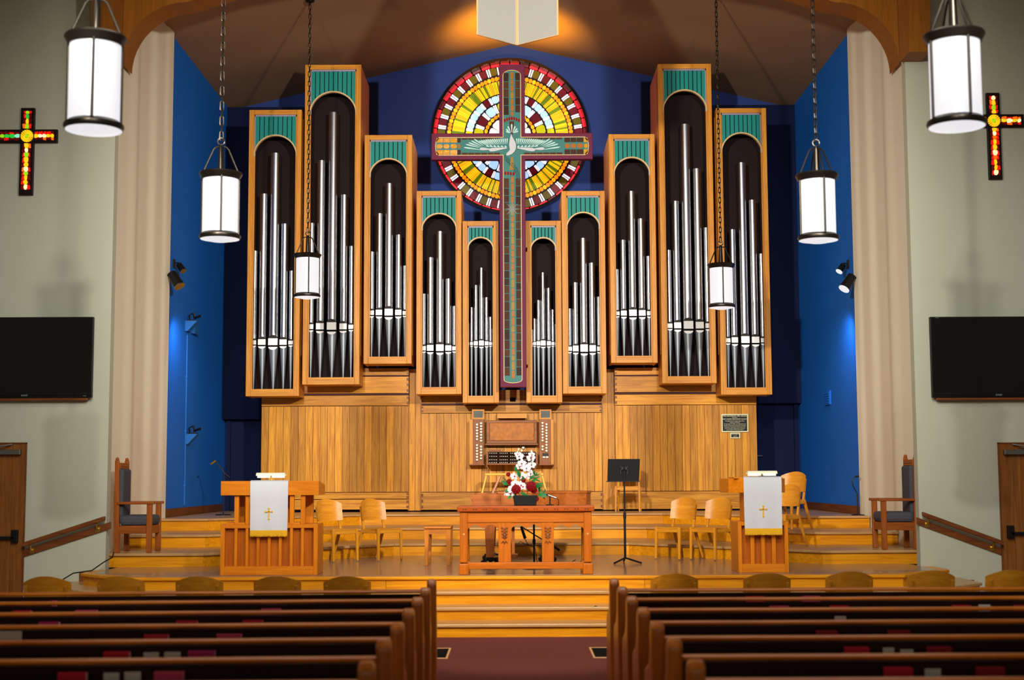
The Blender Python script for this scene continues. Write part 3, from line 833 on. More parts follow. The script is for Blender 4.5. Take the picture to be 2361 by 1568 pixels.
# ------------------------------------------------------------------ organ console set into the middle screen
YK = 25.12
def ck(px, py, Y=YK): return at(px, py, Y)
kx, kz = ck(1180, 1070)
con = thing('organ_console', 'organ console with ivory stop knobs and burl lid set in the middle screen', 'organ console', (kx, YK, kz))
def kb(px0, py0, px1, py1, y0, y1, name, mat, par=con, **k):
    x0, z1 = ck(px0, py0); x1, z0 = ck(px1, py1)
    return MB().box(x0-kx, x1-kx, y0, y1, z0-kz, z1-kz).build(name, mat, par, **k)
kb(1121, 969, 1238.5, 1023, 0.0, 0.06, 'lid', LIDW['x'], bevel=0.01)
kb(1129, 975.5, 1231, 1015, -0.012, 0.0, 'lid_panel', BURL, bevel=0.004)
for (a, b, c, d) in ((1121.5, 969.5, 1238, 975), (1121.5, 1016, 1238, 1022.5), (1121.5, 975, 1128.5, 1016), (1231.5, 975, 1238, 1016)):
    kb(a, b, c, d, -0.02, 0.0, 'lid_frame', LIDW['x'], bevel=0.004)
kb(1119, 1023.5, 1240, 1026, -0.05, 0.1, 'lid_ledge', LIDW['x'])
for s, (a, b, la, lb) in ((-1, (1090.5, 1115.5, 1083, 1090.5)), (1, (1243, 1269, 1269, 1276))):
    j = kb(a, 967, b, 1071, -0.10, 0.14, 'stop_jamb', LIDW['z'])
    kb(la, 968, lb, 1071, -0.09, 0.14, 'jamb_side', CASE['z'])
    kb(min(a, la)-2, 1070.5, max(b, lb)+2, 1072.5, -0.13, 0.14, 'jamb_sill', LIDW['x'])
    cols = ((351, (522,580,638,697,755,813,932,990,1048,1107,1165,1223)), (432, (494,552,610,668,726,784,842,960,1018,1077,1136,1194))) if s < 0 else \
           ((1660, (488,547,605,663,722,780,838,957,1015)), (1738, (516,574,633,691,750,808,867,926,985,1043)))
    me = MB().cyl((0, 0, 0), (0, -0.045, 0), 0.014, n=10).cyl((0, -0.045, 0), (0, -0.057, 0), 0.021, 0.017, n=12).mesh('stop_knob', IVORY, True)
    for xc, ys in cols:
        for yv in ys:
            x, z = ck(1060+xc/8.71, 920+yv/8.71)
            put('stop_knob', me, con, (x-kx, -0.10, z-kz))
x, z = ck(1060+1720/8.71, 920+1120/8.71)
MB().box(x-kx-0.053, x-kx+0.053, -0.112, -0.10, z-kz-0.03, z-kz+0.025).build('rocker_plate', BLACK, con)
for d in (-0.028, 0.028): MB().box(x-kx+d-0.021, x-kx+d+0.021, -0.122, -0.112, z-kz-0.055, z-kz-0.03).build('rocker_switch', IVORY, con)
# manuals seen edge on with their thumb pistons
kb(1122, 1044, 1126.5, 1070, -0.3, 0.1, 'key_cheek', LIDW['y']); kb(1234.5, 1044, 1239, 1070, -0.3, 0.1, 'key_cheek', LIDW['y'])
kb(1122, 1069, 1239, 1071.5, -0.32, 0.1, 'key_slip', LIDW['x'])
DK = plain('key_dark', (34, 12, 8), 0.9)
for k, (py, y) in enumerate(((1045.5, 0.0), (1053, -0.08), (1061, -0.17), (1067.5, -0.26))):
    kb(1126.5, py-2.8, 1234.5, py+2.8, y-0.02, y+0.06, 'manual', DK)
    kb(1126.5, py-3.4, 1234.5, py-2.8, y-0.035, y+0.05, 'keys', DK)
    m = MB()
    for q in range(26):
        if q % 6 == 5: continue
        x, z = ck(1129+q*4.05, py-0.6)
        m.cyl((x-kx, y-0.02, z-kz), (x-kx, y-0.034, z-kz), 0.007, n=8)
    m.build('piston_row', IVORY, con)
kb(1126, 1036, 1155, 1044, 0.0, 0.04, 'slip_box', LIDW['x'])
x, z = ck(1206.5, 1031.5); MB().cyl((x-kx, 0.15, z-kz), (x-kx, 0.11, z-kz), 0.022, n=16).build('key_lock', STEEL, con, smooth=True)
# music lamp and mirrors fixed above it
x0, z1 = ck(1146, 953); x1, z0 = ck(1215, 964.5)
t = thing('organ_lamp', 'pale oak lamp hood over the organ console lid', 'lamp', ((x0+x1)/2, YK, z0)); w = (x1-x0)/2
MB().prism([(-0.02, 0.0), (-0.02, z1-z0), (0.17, z1-z0), (0.17, z1-z0-0.02)], 'x', -w, w).build('lamp_hood', CASE['x'], t, bevel=0.004)
MB().cyl((-w*0.85, 0.05, 0.02), (w*0.85, 0.05, 0.02), 0.012, n=10).build('lamp_tube', IVORY, t)
MIRR, nt_, b_ = new_mat('mirror'); b_.inputs['Metallic'].default_value = 1; b_.inputs['Roughness'].default_value = 0.05; b_.inputs['Base Color'].default_value = (0.75, 0.76, 0.78, 1)
for nm, a, b, tilt in (('left', 1088, 1116.5, 8), ('right', 1243.7, 1271.8, -8)):
    x0, z1 = ck(a, 944.5); x1, z0 = ck(b, 966.5); w, h = (x1-x0)/2, (z1-z0)
    t = thing('mirror', 'small oak framed mirror above the %s stop jamb' % nm, 'mirror', ((x0+x1)/2, YK-0.02, z0), R(tilt))
    for (p, q, u, v) in ((-w, w, h-0.025, h), (-w, w, 0, 0.025), (-w, -w+0.025, 0.025, h-0.025), (w-0.025, w, 0.025, h-0.025)):
        MB().box(p, q, -0.02, 0.0, u, v).build('mirror_frame', CASE['x'], t)
    MB().box(-w+0.02, w-0.02, -0.012, -0.006, 0.02, h-0.02).build('mirror_glass', MIRR, t)
    MB().box(-0.02, 0.02, 0.0, 0.14, h*0.3, h*0.5).build('mirror_bracket', BLACK, t)
# organ bench
PALEW = woods('pale_oak', (224, 168, 52), (246, 204, 92), rough=0.35, vary=0.03)
xb, zb = at(1186, 1178, 24.5)
t = thing('organ_bench', 'pale wooden organ bench with splayed ends in front of the console', 'bench', (xb, 24.5, L3))
zt = AZ(1186, 1091, 24.4)-L3
MB().box(-0.5, 0.5, -0.14, 0.14, zt-0.035, zt).build('seat', PALEW['x'], t, bevel=0.008)
for s in (-1, 1):
    a, b = sorted((s*0.48, s*0.45)); 
    MB().add([(s*0.46, -0.12, zt-0.035), (s*0.49, -0.12, zt-0.035), (s*0.49, 0.12, zt-0.035), (s*0.46, 0.12, zt-0.035),
              (s*0.615, -0.14, 0), (s*0.65, -0.14, 0), (s*0.65, 0.14, 0), (s*0.615, 0.14, 0)],
             [(0,1,2,3), (4,7,6,5), (0,4,5,1), (1,5,6,2), (2,6,7,3), (3,7,4,0)]).build('bench_end', PALEW['z'], t, bevel=0.005)
MB().box(-0.6, 0.6, 0.09, 0.115, 0.1, 0.18).build('stretcher', PALEW['x'], t)
# small black outlet on the screen and the plaques
x, z = at(1182, 921.5, YS-0.02)
t = thing('wall_outlet', 'small black outlet plate on the board under the hanging cross', 'outlet', (x, YS-0.016, z))
MB().box(-0.05, 0.05, -0.012, 0, -0.035, 0.035).build('cover_plate', BLACKM, t, bevel=0.004)
for d in (-0.022, 0.022): MB().cyl((d, -0.012, 0), (d, -0.016, 0), 0.012, n=10).build('socket', BLACKM, t)
def plaque(p0, p1, label, lines, frame):
    Y = YS-0.016
    x0, z1 = at(*p0, Y); x1, z0 = at(*p1, Y); w, h = (x1-x0)/2, (z1-z0)/2
    t = thing('plaque', label, 'plaque', ((x0+x1)/2, Y, (z0+z1)/2))
    MB().box(-w, w, -0.012, 0, -h, h).build('plate', BLACK, t)
    for (a, b, c, d) in ((-w, w, h-frame, h), (-w, w, -h, -h+frame), (-w, -w+frame, -h+frame, h-frame), (w-frame, w, -h+frame, h-frame)):
        MB().box(a, b, -0.018, 0, c, d).build('plaque_edge', BRASSP, t)
    for zz, sz, tx in lines:
        text_mesh('lettering', tx, sz, BRASSP, t, (0, -0.0135, zz*h))
BRASSP = plain('plaque_brass', (206, 206, 170), 0.4, 0.3)
plaque((1663, 955), (1725, 996), 'large black dedication plaque with pale edge on the right plank screen',
       [(0.72, 0.030, 'THE CENTENNIAL PIPE ORGAN'), (0.57, 0.018, 'Presented to'), (0.38, 0.027, 'FIRST UNITED METHODIST CHURCH'), (0.19, 0.021, 'Through the love and generosity of the'), (0.02, 0.021, 'members and friends'),
        (-0.15, 0.020, 'On November 10, 1985, it was dedicated to the'), (-0.32, 0.020, 'worship of God, with the hope that it may bring'), (-0.48, 0.020, 'many years of inspiration to those who come'), (-0.64, 0.020, 'and to those who make music in this house'), (-0.79, 0.020, 'and in memory of those gone before')], 0.017)
plaque((1683.5, 998), (1706, 1010.5), 'small black plaque under the dedication plaque', [(0.3, 0.022, 'ORGAN BUILT BY'), (-0.25, 0.018, 'op. 84'), (-0.65, 0.02, 'of this city')], 0.014)

# ------------------------------------------------------------------ communion table
TOPW = woods('table_top_cherry', (136, 56, 4), (168, 76, 8), rough=0.3, vary=0.03)
YT = 16.78
xa, _ = at(1060, 1250, YT); xb, _ = at(1364.6, 1250, YT); cxT = (xa+xb)/2; hw = (xb-xa)/2
zT = AZ(1212, 1166.5, YT)-S0
D = 0.62
ct = thing('communion_table', 'carved cherry-brown communion table at the front of the stage', 'table', (cxT, YT, S0))
MB().box(-hw-0.03, hw+0.03, -0.04, D+0.04, zT-0.065, zT).build('tabletop', TOPW['x'], ct, bevel=0.012)
for sx in (-1, 1):
    for y0 in (0, D-0.1):
        a, b = sorted((sx*hw, sx*(hw-0.095)))
        m = MB(); m.box(a, b, y0, y0+0.1, 0.14, zT-0.065); m.box(a-0.012, b+0.012, y0-0.012, y0+0.112, 0, 0.13)
        m.build('leg', CHERRY['z'], ct, bevel=0.012)
for y0 in (0.01, D-0.035):
    MB().box(-hw+0.095, hw-0.095, y0, y0+0.025, zT-0.175, zT-0.065).build('apron', CHERRY['x'], ct)
for s in (-1, 1):
    a, b = sorted((s*(hw-0.01), s*(hw-0.035))); MB().box(a, b, 0.1, D-0.1, zT-0.19, zT-0.065).build('apron', CHERRY['y'], ct)
    MB().box(a, b, 0.1, D-0.1, 0.07, 0.14).build('stretcher', CHERRY['y'], ct)
MB().box(-hw+0.095, hw-0.095, -0.004, 0.012, zT-0.19, zT-0.175).build('apron_moulding', CHERRY['x'], ct, bevel=0.003)
MB().box(-hw+0.095, hw-0.095, 0.005, 0.075, 0.065, 0.142).build('stretcher', CHERRY['x'], ct, bevel=0.006)
pans = [(1149, 1178), (1249.5, 1277)]
pan_x = []
for a, b in pans:
    x0, x1 = AX(a, 1250, YT)-cxT, AX(b, 1250, YT)-cxT; pan_x.append((x0, x1))
    MB().box(x0, x1, 0.006, 0.04, 0.142, zT-0.19).build('splat', CHERRY['z'], ct, bevel=0.004)
    xm = (x0+x1)/2; m = MB(); zc_ = zT-0.27; w = 0.035
    for k in range(4):                      # carved grape and leaf drop
        for q in (-1, 0, 1): m.ball((xm+q*(w*0.8-k*0.003), 0.004, zc_-k*0.035+abs(q)*0.012), 0.014, 8, 5, (1, 0.6, 1))
    m.ball((xm, 0.004, zc_-0.075), 0.03, 10, 6, (0.7, 0.4, 1)); m.tube([(xm-w, 0.004, zc_-0.16), (xm-w*0.4, 0.0, zc_-0.14), (xm, 0.0, zc_-0.17), (xm+w*0.4, 0.0, zc_-0.14), (xm+w, 0.004, zc_-0.16)], 0.008, 6)
    m.build('carving', DARKOAK['z'], ct, smooth=True)
spans = [(-hw+0.095, pan_x[0][0]), (pan_x[0][1], pan_x[1][0]), (pan_x[1][1], hw-0.095)]
for a, b in spans:
    n = 24; pts = []
    for i in range(n+1):
        t_ = i/n; u = abs(t_-0.5)*2
        d = 0.055 + 0.018*math.cos(u*math.pi*2.0) + 0.03*max(0, (u-0.9)*10)*0.6 + (0.014 if u < 0.06 else 0)
        pts.append((a+(b-a)*t_, zT-0.19-d+0.012))
    MB().prism(pts+[(b, zT-0.19), (a, zT-0.19)], 'y', 0.012, 0.032).build('scallop', CHERRY['x'], ct)
for i in range(13):
    x = -hw+0.06+i*(2*hw-0.12)/12
    m = MB(); m.box(x-0.028, x+0.028, -0.044, -0.039, zT-0.04, zT-0.034); m.box(x-0.02, x-0.012, -0.044, -0.039, zT-0.046, zT-0.026); m.box(x+0.012, x+0.02, -0.044, -0.039, zT-0.046, zT-0.026)
    m.build('edge_carving', DARKOAK['x'], ct)
for s in (-1, 1):
    x = s*(hw-0.048); m = MB(); m.box(x-0.012, x+0.012, -0.003, 0.001, zT-0.33, zT-0.322); m.box(x-0.003, x+0.003, -0.003, 0.001, zT-0.338, zT-0.315)
    m.build('leg_inlay', GOLDTRIM, ct)

# flowers on the table
YF = 17.05
fx, fz = at(1211, 1164, YF); fz = S0+zT
fl_ = thing('flower_arrangement', 'white orchids and dark red roses in a black square pot on the communion table', 'flowers', (fx, YF, fz))
MB().add([(-0.13,-0.12,0), (0.13,-0.12,0), (0.13,0.12,0), (-0.13,0.12,0), (-0.145,-0.13,0.12), (0.145,-0.13,0.12), (0.145,0.13,0.12), (-0.145,0.13,0.12)],
         [(0,3,2,1), (4,5,6,7), (0,1,5,4), (1,2,6,5), (2,3,7,6), (3,0,4,7)]).build('pot', plain('pot_black', (9, 9, 10), 0.7), fl_, bevel=0.008)
def fp(px, py, y=0.0):
    x, z = at(px, py, YF+y); return Vector((x-fx, y, z-fz))
stems = [[(1205,1140), (1200,1105), (1196,1070), (1195,1040)], [(1215,1140), (1222,1105), (1226,1070), (1225,1042)], [(1200,1145), (1185,1120), (1172,1142)], [(1222,1150), (1250,1138), (1262,1140)]]
m = MB()
for s in stems: m.tube([fp(*p) for p in s], 0.004, 6)
m.build('stem', LEAFD, fl_)
def bud(p, mat): MB().ball(p, 0.012, 7, 5, (0.8, 0.8, 1.3)).build('bud', mat, fl_, smooth=True)
def orchid(px, py, y, size=0.042):
    c = fp(px, py, y); m = MB()
    face = Vector((rnd.uniform(-0.3, 0.3), -1, rnd.uniform(-0.15, 0.3))).normalized()
    q = face.to_track_quat('Y', 'Z').to_matrix()
    for k, (ang, l) in enumerate(((90, 1.0), (10, 1.15), (170, 1.15), (225, 0.95), (315, 0.95))):
        d = Vector((math.cos(R(ang)), 0, math.sin(R(ang))))
        rot = q @ Matrix.Rotation(-R(ang), 3, 'Y')
        m.ball(c + q @ (d*size*0.55), size*0.55, 8, 5, (1.0*l, 0.22, 0.72 if k in (0,3,4) else 0.95), rot)
    MBo = m.build('orchid', PETALW, fl_, smooth=True)
    MB().ball(c + q @ Vector((0, 0.012, -0.004)), size*0.22, 6, 4).build('orchid_throat', PETALR, MBo, smooth=True)
for px, py, y in ((1198,1052,0), (1224,1056,0.02), (1203,1068,-0.03), (1199,1075,0.0), (1214,1080,-0.04), (1226,1072,0), (1224,1092,0.0), (1186,1098,-0.02), (1205,1098,-0.03), (1188,1115,-0.06),
                  (1201,1118,-0.07), (1206,1122,-0.06), (1181,1126,-0.08), (1173,1136,-0.05), (1178,1138,-0.07), (1221,1098,0.02), (1194,1047,0.0), (1226,1048,0.0), (1180,1130,-0.09)):
    orchid(px, py, y, 0.036 if py < 1050 else 0.046)
for px, py in ((1196,1036), (1203,1039), (1225,1041), (1164,1141), (1252,1144), (1258,1145), (1255,1142)): bud(fp(px, py, -0.02), IVORY)
def rose_(px, py, y, r):
    c = fp(px, py, y); m = MB()
    for ring, (n, rr, up) in enumerate(((1, 0, 0), (5, 0.35, 0.1), (7, 0.62, 0.3), (8, 0.85, 0.5))):
        for k in range(n):
            a = 2*math.pi*k/n + ring*0.5
            rot = Matrix.Rotation(a, 3, 'Y') @ Matrix.Rotation(R(30+ring*14), 3, 'Z')
            m.ball(c + Vector((math.cos(a)*rr*r, -0.2*r + up*r*0.5 - r*0.3, math.sin(a)*rr*r)), r*0.5, 7, 5, (0.35, 0.9, 0.9), Matrix.Rotation(-a, 3, 'Y'))
    m.build('rose', PETALR, fl_, smooth=True)
for a in ((1190,1128,-0.09,0.055), (1224,1121,-0.08,0.06), (1172,1094,-0.02,0.026), (1207,1107,-0.06,0.03), (1174,1110,-0.02,0.03), (1168,1118,-0.02,0.03), (1231,1130,-0.05,0.04), (1237,1150,-0.1,0.03)): rose_(*a)
def leaf(p, d, l, w, mat=LEAF):
    d = Vector(d).normalized(); side = d.cross(Vector((0.2, -1, 0.3))).normalized(); up = side.cross(d)
    vs = []
    for t_, f in ((0, 0.1), (0.3, 0.9), (0.6, 1.0), (0.85, 0.5), (1, 0.03)):
        c = p + d*l*t_ + up*(-0.25*l*t_*t_)
        vs += [c-side*w*f, c+up*w*0.15*f, c+side*w*f]
    fs = []
    for i in range(4): o = i*3; fs += [(o, o+1, o+4, o+3), (o+1, o+2, o+5, o+4)]
    MB().add(vs, fs).build('leaf', mat, fl_, smooth=True)
for px, py, dx, dz, l in ((1190,1138,-0.4,-0.6,0.10), (1225,1143,0.2,-0.8,0.11), (1212,1140,-0.5,0.2,0.1), (1222,1105,0.6,0.6,0.09), (1224,1112,0.5,0.3,0.1), (1240,1140,0.9,-0.1,0.14), (1200,1100,-0.3,0.7,0.12),
                          (1172,1118,-0.7,0.3,0.1), (1176,1128,-0.6,-0.2,0.1), (1236,1125,0.6,0.5,0.13), (1212,1138,0.3,-0.4,0.1), (1190,1088,-0.1,0.9,0.09), (1205,1112,0.1,0.6,0.1), (1180,1142,-0.5,-0.4,0.09)):
    leaf(fp(px, py, -0.06), (dx, -0.5, dz), l*0.8, l*0.2)
for px, py in ((1242,1135), (1250,1142), (1234,1120), (1170,1112), (1232,1096), (1230,1104)):
    for k in range(7): leaf(fp(px, py, -0.02), (rnd.uniform(-0.2, 1) if px > 1200 else rnd.uniform(-1, 0.2), rnd.uniform(-0.6, 0.1), rnd.uniform(-0.4, 0.9)), rnd.uniform(0.05, 0.1), 0.007, LEAFD if k % 2 else LEAF)
# desk microphone on the table
mx = AX(1268, 1160, 17.1)
t = thing('desk_microphone', 'small silver microphone on a black clip stand beside the flowers', 'microphone', (mx, 17.1, S0+zT))
MB().lathe([(0.05, 0), (0.05, 0.008), (0.012, 0.014), (0.008, 0.02)], 18).build('stand_base', BLACK, t, smooth=True)
MB().cyl((0, 0, 0.014), (0, 0, 0.10), 0.009, n=10).build('stand_post', BLACK, t)
MB().cyl((-0.03, 0, 0.125), (0.05, 0, 0.095), 0.011, 0.013, n=12).cyl((0.05, 0, 0.095), (0.075, 0, 0.086), 0.014, n=12).build('microphone_body', STEEL, t, smooth=True)
MB().ball((-0.038, 0, 0.128), 0.019, 10, 7).build('microphone_grille', STEEL, t, smooth=True)
MB().tube([(0.075, 0, 0.086), (0.1, 0, 0.07), (0.105, 0, 0.03), (0.107, 0.02, 0.004), (0.09, 0.12, 0.004)], 0.004, 6).build('cable', BLACK, t)

# ------------------------------------------------------------------ lectern and pulpit
def cloth(t, x0, x1, ytop, yfront, z1, z0, fr, crossz):
    """parament hanging over the front edge: top flap, drop, fringe, embroidered cross"""
    n = 14; g = []
    for j, (y, z) in enumerate([(ytop+0.22, z1+0.006), (ytop+0.0, z1+0.008), (yfront, z1-0.004)] + [(yfront-0.003-0.004*math.sin(k), z1-(z1-z0)*k/8) for k in range(1, 9)]):
        g.append([(x0+(x1-x0)*i/n + (0.006*(1 if i < n/2 else -1)*(j/11)), y-0.005*math.sin(i*0.9+0.4)*max(0, j-2)/8, z) for i in range(n+1)])
    o = MB().sheet(g, 0.004, (0, -1, 0)).build('cloth', WHITEC, t, smooth=True)
    m = MB(); nf = 46
    for i in range(nf):
        xx = x0+0.008+(x1-x0-0.016)*(i+0.5)/nf; w = (x1-x0-0.016)/nf/2
        m.add([(xx-w, yfront-0.0165, z0+0.006), (xx+w, yfront-0.0165, z0+0.006), (xx+w*0.7+rnd.uniform(-.002,.002), yfront-0.018-rnd.uniform(0,.004), z0-fr+rnd.uniform(-.004,.004)), (xx-w*0.7, yfront-0.018, z0-fr)], [(0,1,2,3)])
    MB().box(x0+0.006, x1-0.006, yfront-0.015, yfront-0.001, z0-fr*0.85, z0+0.006).build('fringe_band', GOLDC, t)
    m.build('fringe', GOLDC, t, kind='stuff')
    m = MB(); xm = (x0+x1)/2; yy = yfront-0.016; s = 0.062
    m.box(xm-0.006, xm+0.006, yy, yy+0.006, crossz-s*1.15, crossz+s*0.85); m.box(xm-s*0.6, xm+s*0.6, yy, yy+0.006, crossz+0.012, crossz+0.022)
    for ax, az in ((-s*0.6, 0.017), (s*0.6, 0.017), (0, s*0.85), (0, -s*1.15)):
        for dx, dz in ((-1, 0), (1, 0), (0, 1), (0, -1)): m.ball((xm+ax+dx*0.007, yy+0.003, crossz+az+dz*0.007), 0.006, 7, 4, (1, 0.5, 1))
    m.build('embroidered_cross', GOLDC, t)
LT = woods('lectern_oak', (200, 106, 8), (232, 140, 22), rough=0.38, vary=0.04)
LTD = woods('lectern_oak_dark', (158, 76, 8), (192, 104, 18), rough=0.4, vary=0.06)  # darker oak for the front boards between the battens
YL = 16.9
x0, x1 = AX(507.5, 1290, YL), AX(732, 1290, YL); lcx = (x0+x1)/2; hw = (x1-x0)/2
lec = thing('lectern', 'wide oak lectern on posts, draped with white cloth, left of the stage', 'lectern', (lcx, YL, S0))
zz = lambda py: AZ(620, py, YL)-S0
zb1, zt0, zt1 = zz(1209), zz(1142), zz(1109)
def frame_box(t, hw, dep, h, nb, wood_, side=0.05, battens=True, bw=0.035):
    MB().box(-hw, -hw+side, 0, dep, 0, h).build('side_panel', wood_['z'], t, bevel=0.004)
    MB().box(hw-side, hw, 0, dep, 0, h).build('side_panel', wood_['z'], t, bevel=0.004)
    MB().box(-hw+side, hw-side, 0, dep, 0, 0.10).build('bottom_rail', wood_['x'], t, bevel=0.004)
    MB().box(-hw+side, hw-side, 0, dep, h-0.045, h).build('top_rail', wood_['x'], t, bevel=0.004)
    n = nb+1; w = (2*hw-2*side)/n
    for i in range(n):
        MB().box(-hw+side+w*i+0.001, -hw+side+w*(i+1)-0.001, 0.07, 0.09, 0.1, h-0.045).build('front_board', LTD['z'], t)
    for i in range(1, n):
        xx = -hw+side+w*i
        MB().box(xx-bw/2, xx+bw/2, 0.005, 0.07, 0.1, h-0.045).build('batten', wood_['z'], t, bevel=0.004)
    return [-hw+side+w*i for i in range(1, n)]
dep = 0.5
bx = frame_box(lec, hw, dep, zb1, 7, LT)
MB().box(-hw+0.05, hw-0.05, 0.092, dep-0.03, zb1-0.06, zb1-0.046).build('shelf', LT['x'], lec)
for i in (0, 1, 5, 6):
    xx = bx[i]
    MB().box(xx-0.026, xx+0.026, 0.02, 0.075, zb1, zt0).build('post', LT['z'], lec, bevel=0.006)
for s in (-1, 1):
    xx = s*(hw-0.16); MB().box(xx-0.05, xx+0.05, dep-0.12, dep-0.04, zb1, zt0).build('post', LT['z'], lec, bevel=0.006)
MB().box(-0.2, 0.2, dep-0.1, dep-0.07, zb1, zt0).build('back_panel', LT['z'], lec)
for i in (0, 1, 5, 6):
    xx = bx[i]-0.08; MB().box(xx-0.05, xx+0.05, 0.03, dep-0.15, zb1, zb1+0.02).build('ledge', LT['x'], lec, bevel=0.004)
MB().box(-hw-0.0, hw+0.01, -0.02, 0.02, zt0, zt1).build('desk_front', LT['x'], lec, bevel=0.005)
for s in (-1, 1):
    a, b = sorted((s*(hw+0.01), s*(hw-0.03))); MB().prism([(0.02, zt0), (0.56, zt0), (0.56, zt1-0.05), (0.02, zt1)], 'x', a, b).build('desk_side', LT['y'], lec, bevel=0.004)
MB().box(-hw+0.03, hw-0.03, 0.53, 0.56, zt0, zt1-0.06).build('desk_back', LT['x'], lec)
MB().add([(-hw+0.03, 0.02, zt1-0.02), (hw-0.03, 0.02, zt1-0.02), (hw-0.03, 0.53, zt1-0.09), (-hw+0.03, 0.53, zt1-0.09), (-hw+0.03, 0.02, zt1-0.04), (hw-0.03, 0.02, zt1-0.04), (hw-0.03, 0.53, zt1-0.11), (-hw+0.03, 0.53, zt1-0.11)],
         [(0,1,2,3), (7,6,5,4), (0,4,5,1), (1,5,6,2), (2,6,7,3), (3,7,4,0)]).build('desktop', LT['x'], lec)
ca, cb = AX(576.5, 1160, YL-0.03)-lcx, AX(664.5, 1160, YL-0.03)-lcx
t = thing('altar_cloth', 'white cloth with gold fringe and cross hanging over the wide lectern', 'cloth', (lcx, YL, S0))
cloth(t, ca, cb, 0.02, -0.03, zt1, zz(1223.6), zz(1223.6)-zz(1237), zz(1183))
YPu = 16.97
x0, x1 = AX(1702.5, 1290, YPu), AX(1818.6, 1290, YPu); pcx = (x0+x1)/2; hw = (x1-x0)/2
pul = thing('pulpit', 'narrow oak pulpit with angled desk, draped with white cloth, right of the stage', 'pulpit', (pcx, YPu, S0))
zz2 = lambda py: AZ(1760, py, YPu)-S0
h1, u0, u1 = zz2(1203), zz2(1136), zz2(1103)
frame_box(pul, hw, 0.55, h1, 3, LT, 0.045, bw=0.048)
MB().box(-hw+0.045, hw-0.045, 0.09, 0.5, h1-0.06, h1-0.045).build('shelf', LT['x'], pul)
for s in (-1, 1): MB().box(*sorted((s*0.2, s*0.14)), 0.05, 0.45, h1, u0).build('neck_post', LT['z'], pul, bevel=0.004)
wa = AX(1683, 1120, YPu)-pcx; wb = AX(1814, 1120, YPu)-pcx
MB().prism([(wa+0.16, -0.04), (wb-0.12, -0.04), (wb, 0.12), (wb, 0.5), (wa-0.05, 0.5), (wa, 0.12)], 'z', u0, u1).build('desk', LT['x'], pul, bevel=0.005)
MB().box(wa+0.05, wb-0.05, 0.0, 0.46, u1, u1+0.014).build('desktop', LT['x'], pul)
t = thing('altar_cloth', 'white cloth with gold fringe and cross hanging over the narrow pulpit', 'cloth', (pcx, YPu, S0))
cloth(t, AX(1713, 1160, YPu)-pcx, AX(1801, 1160, YPu)-pcx, -0.02, -0.056, u1+0.014, zz2(1219), zz2(1219)-zz2(1233), zz2(1177))
def reading_lamp(px0, px1, py, Y, z, label):
    x0, x1 = AX(px0, py, Y), AX(px1, py, Y); w = (x1-x0)/2
    z += 0.012
    t = thing('reading_lamp', label, 'lamp', ((x0+x1)/2, Y, z))
    hz = AZ((px0+px1)/2, py, Y)-z
    MB().lathe([(0.05, 0), (0.05, 0.008), (0.01, 0.014)], 16).build('lamp_base', BRASS, t, smooth=True)
    MB().tube([(0, 0, 0.01), (0, 0, hz-0.06), (0, 0.01, hz-0.02)], 0.007, 8).build('lamp_stem', BRASS, t, smooth=True)
    pts = [(-0.035+0.06*math.cos(R(a)) * 1.0, hz-0.02+0.036*math.sin(R(a))) for a in range(0, 181, 20)]
    pts2 = [(-0.035+0.054*math.cos(R(a)), hz-0.02+0.030*math.sin(R(a))) for a in range(180, -1, -20)]
    MB().prism(pts+pts2, 'x', -w, w).build('lamp_shade', plain('lamp_shade_cream', (240, 238, 214), 0.4), t, smooth=True)
    for a, b in ((-w*0.95, -0.012), (0.012, w*0.95)): MB().cyl((a, -0.035, hz-0.032), (b, -0.035, hz-0.032), 0.013, n=12).build('lamp_tube', glow('reading_tube', (255, 250, 225), 1.0), t, smooth=True)
reading_lamp(593.5, 659, 1093, YL+0.18, S0+zt1-0.03, 'cream strip reading lamp on top of the wide lectern')
reading_lamp(1721.5, 1789, 1088.5, YPu+0.22, S0+u1+0.02, 'cream strip reading lamp on top of the narrow pulpit')
# ------------------------------------------------------------------ grand piano, its bench, stands
PIA = woods('piano_walnut', (138, 70, 26), (172, 96, 40), rough=0.35, vary=0.03)
px0, px1 = AX(1087, 1150, 18.6), AX(1366, 1150, 18.6)
pn = thing('grand_piano', 'brown grand piano behind the communion table, keyboard at its left end', 'piano', (px0, 18.5, S0))
Lp = px1-px0
zr1 = AZ(1300, 1133, 18.6)-S0; zr0 = zr1-0.30
outline = [(0, 0), (0.62, 0)] + [(0.62+(Lp-0.80)*t, 0.42*(t*t*(3-2*t))) for t in (0.2, 0.4, 0.6, 0.8, 1.0)] + [(Lp-0.06, 0.50), (Lp, 0.62), (Lp+0.02, 0.9), (Lp-0.06, 1.2), (Lp-0.25, 1.36), (0.5, 1.4), (0, 1.4)]
m = MB(); n = len(outline)
cen = Vector((Lp*0.45, 0.75, 0))
inn = [tuple((Vector((x, y, 0))-cen)*0.94+cen)[:2] for x, y in outline]
for i in range(2, n):
    j = (i+1) % n
    if i == n-1: continue
    m.prism([outline[i], outline[j], inn[j], inn[i]], 'z', zr0, zr1-0.03)
for i in (0, 1): m.prism([outline[i], outline[i+1], inn[i+1], inn[i]], 'z', zr0, zr1-0.03)
m.build('rim', PIA['x'], pn)
MB().prism(inn[1:-1], 'z', zr0, zr0+0.03).build('soundboard', PIA['x'], pn)
MB().prism([(x*1.0+(0.012 if x > 0.3 else 0.34), y*1.01-0.008) for x, y in outline], 'z', zr1-0.03, zr1).build('lid', PIA['x'], pn, bevel=0.005)
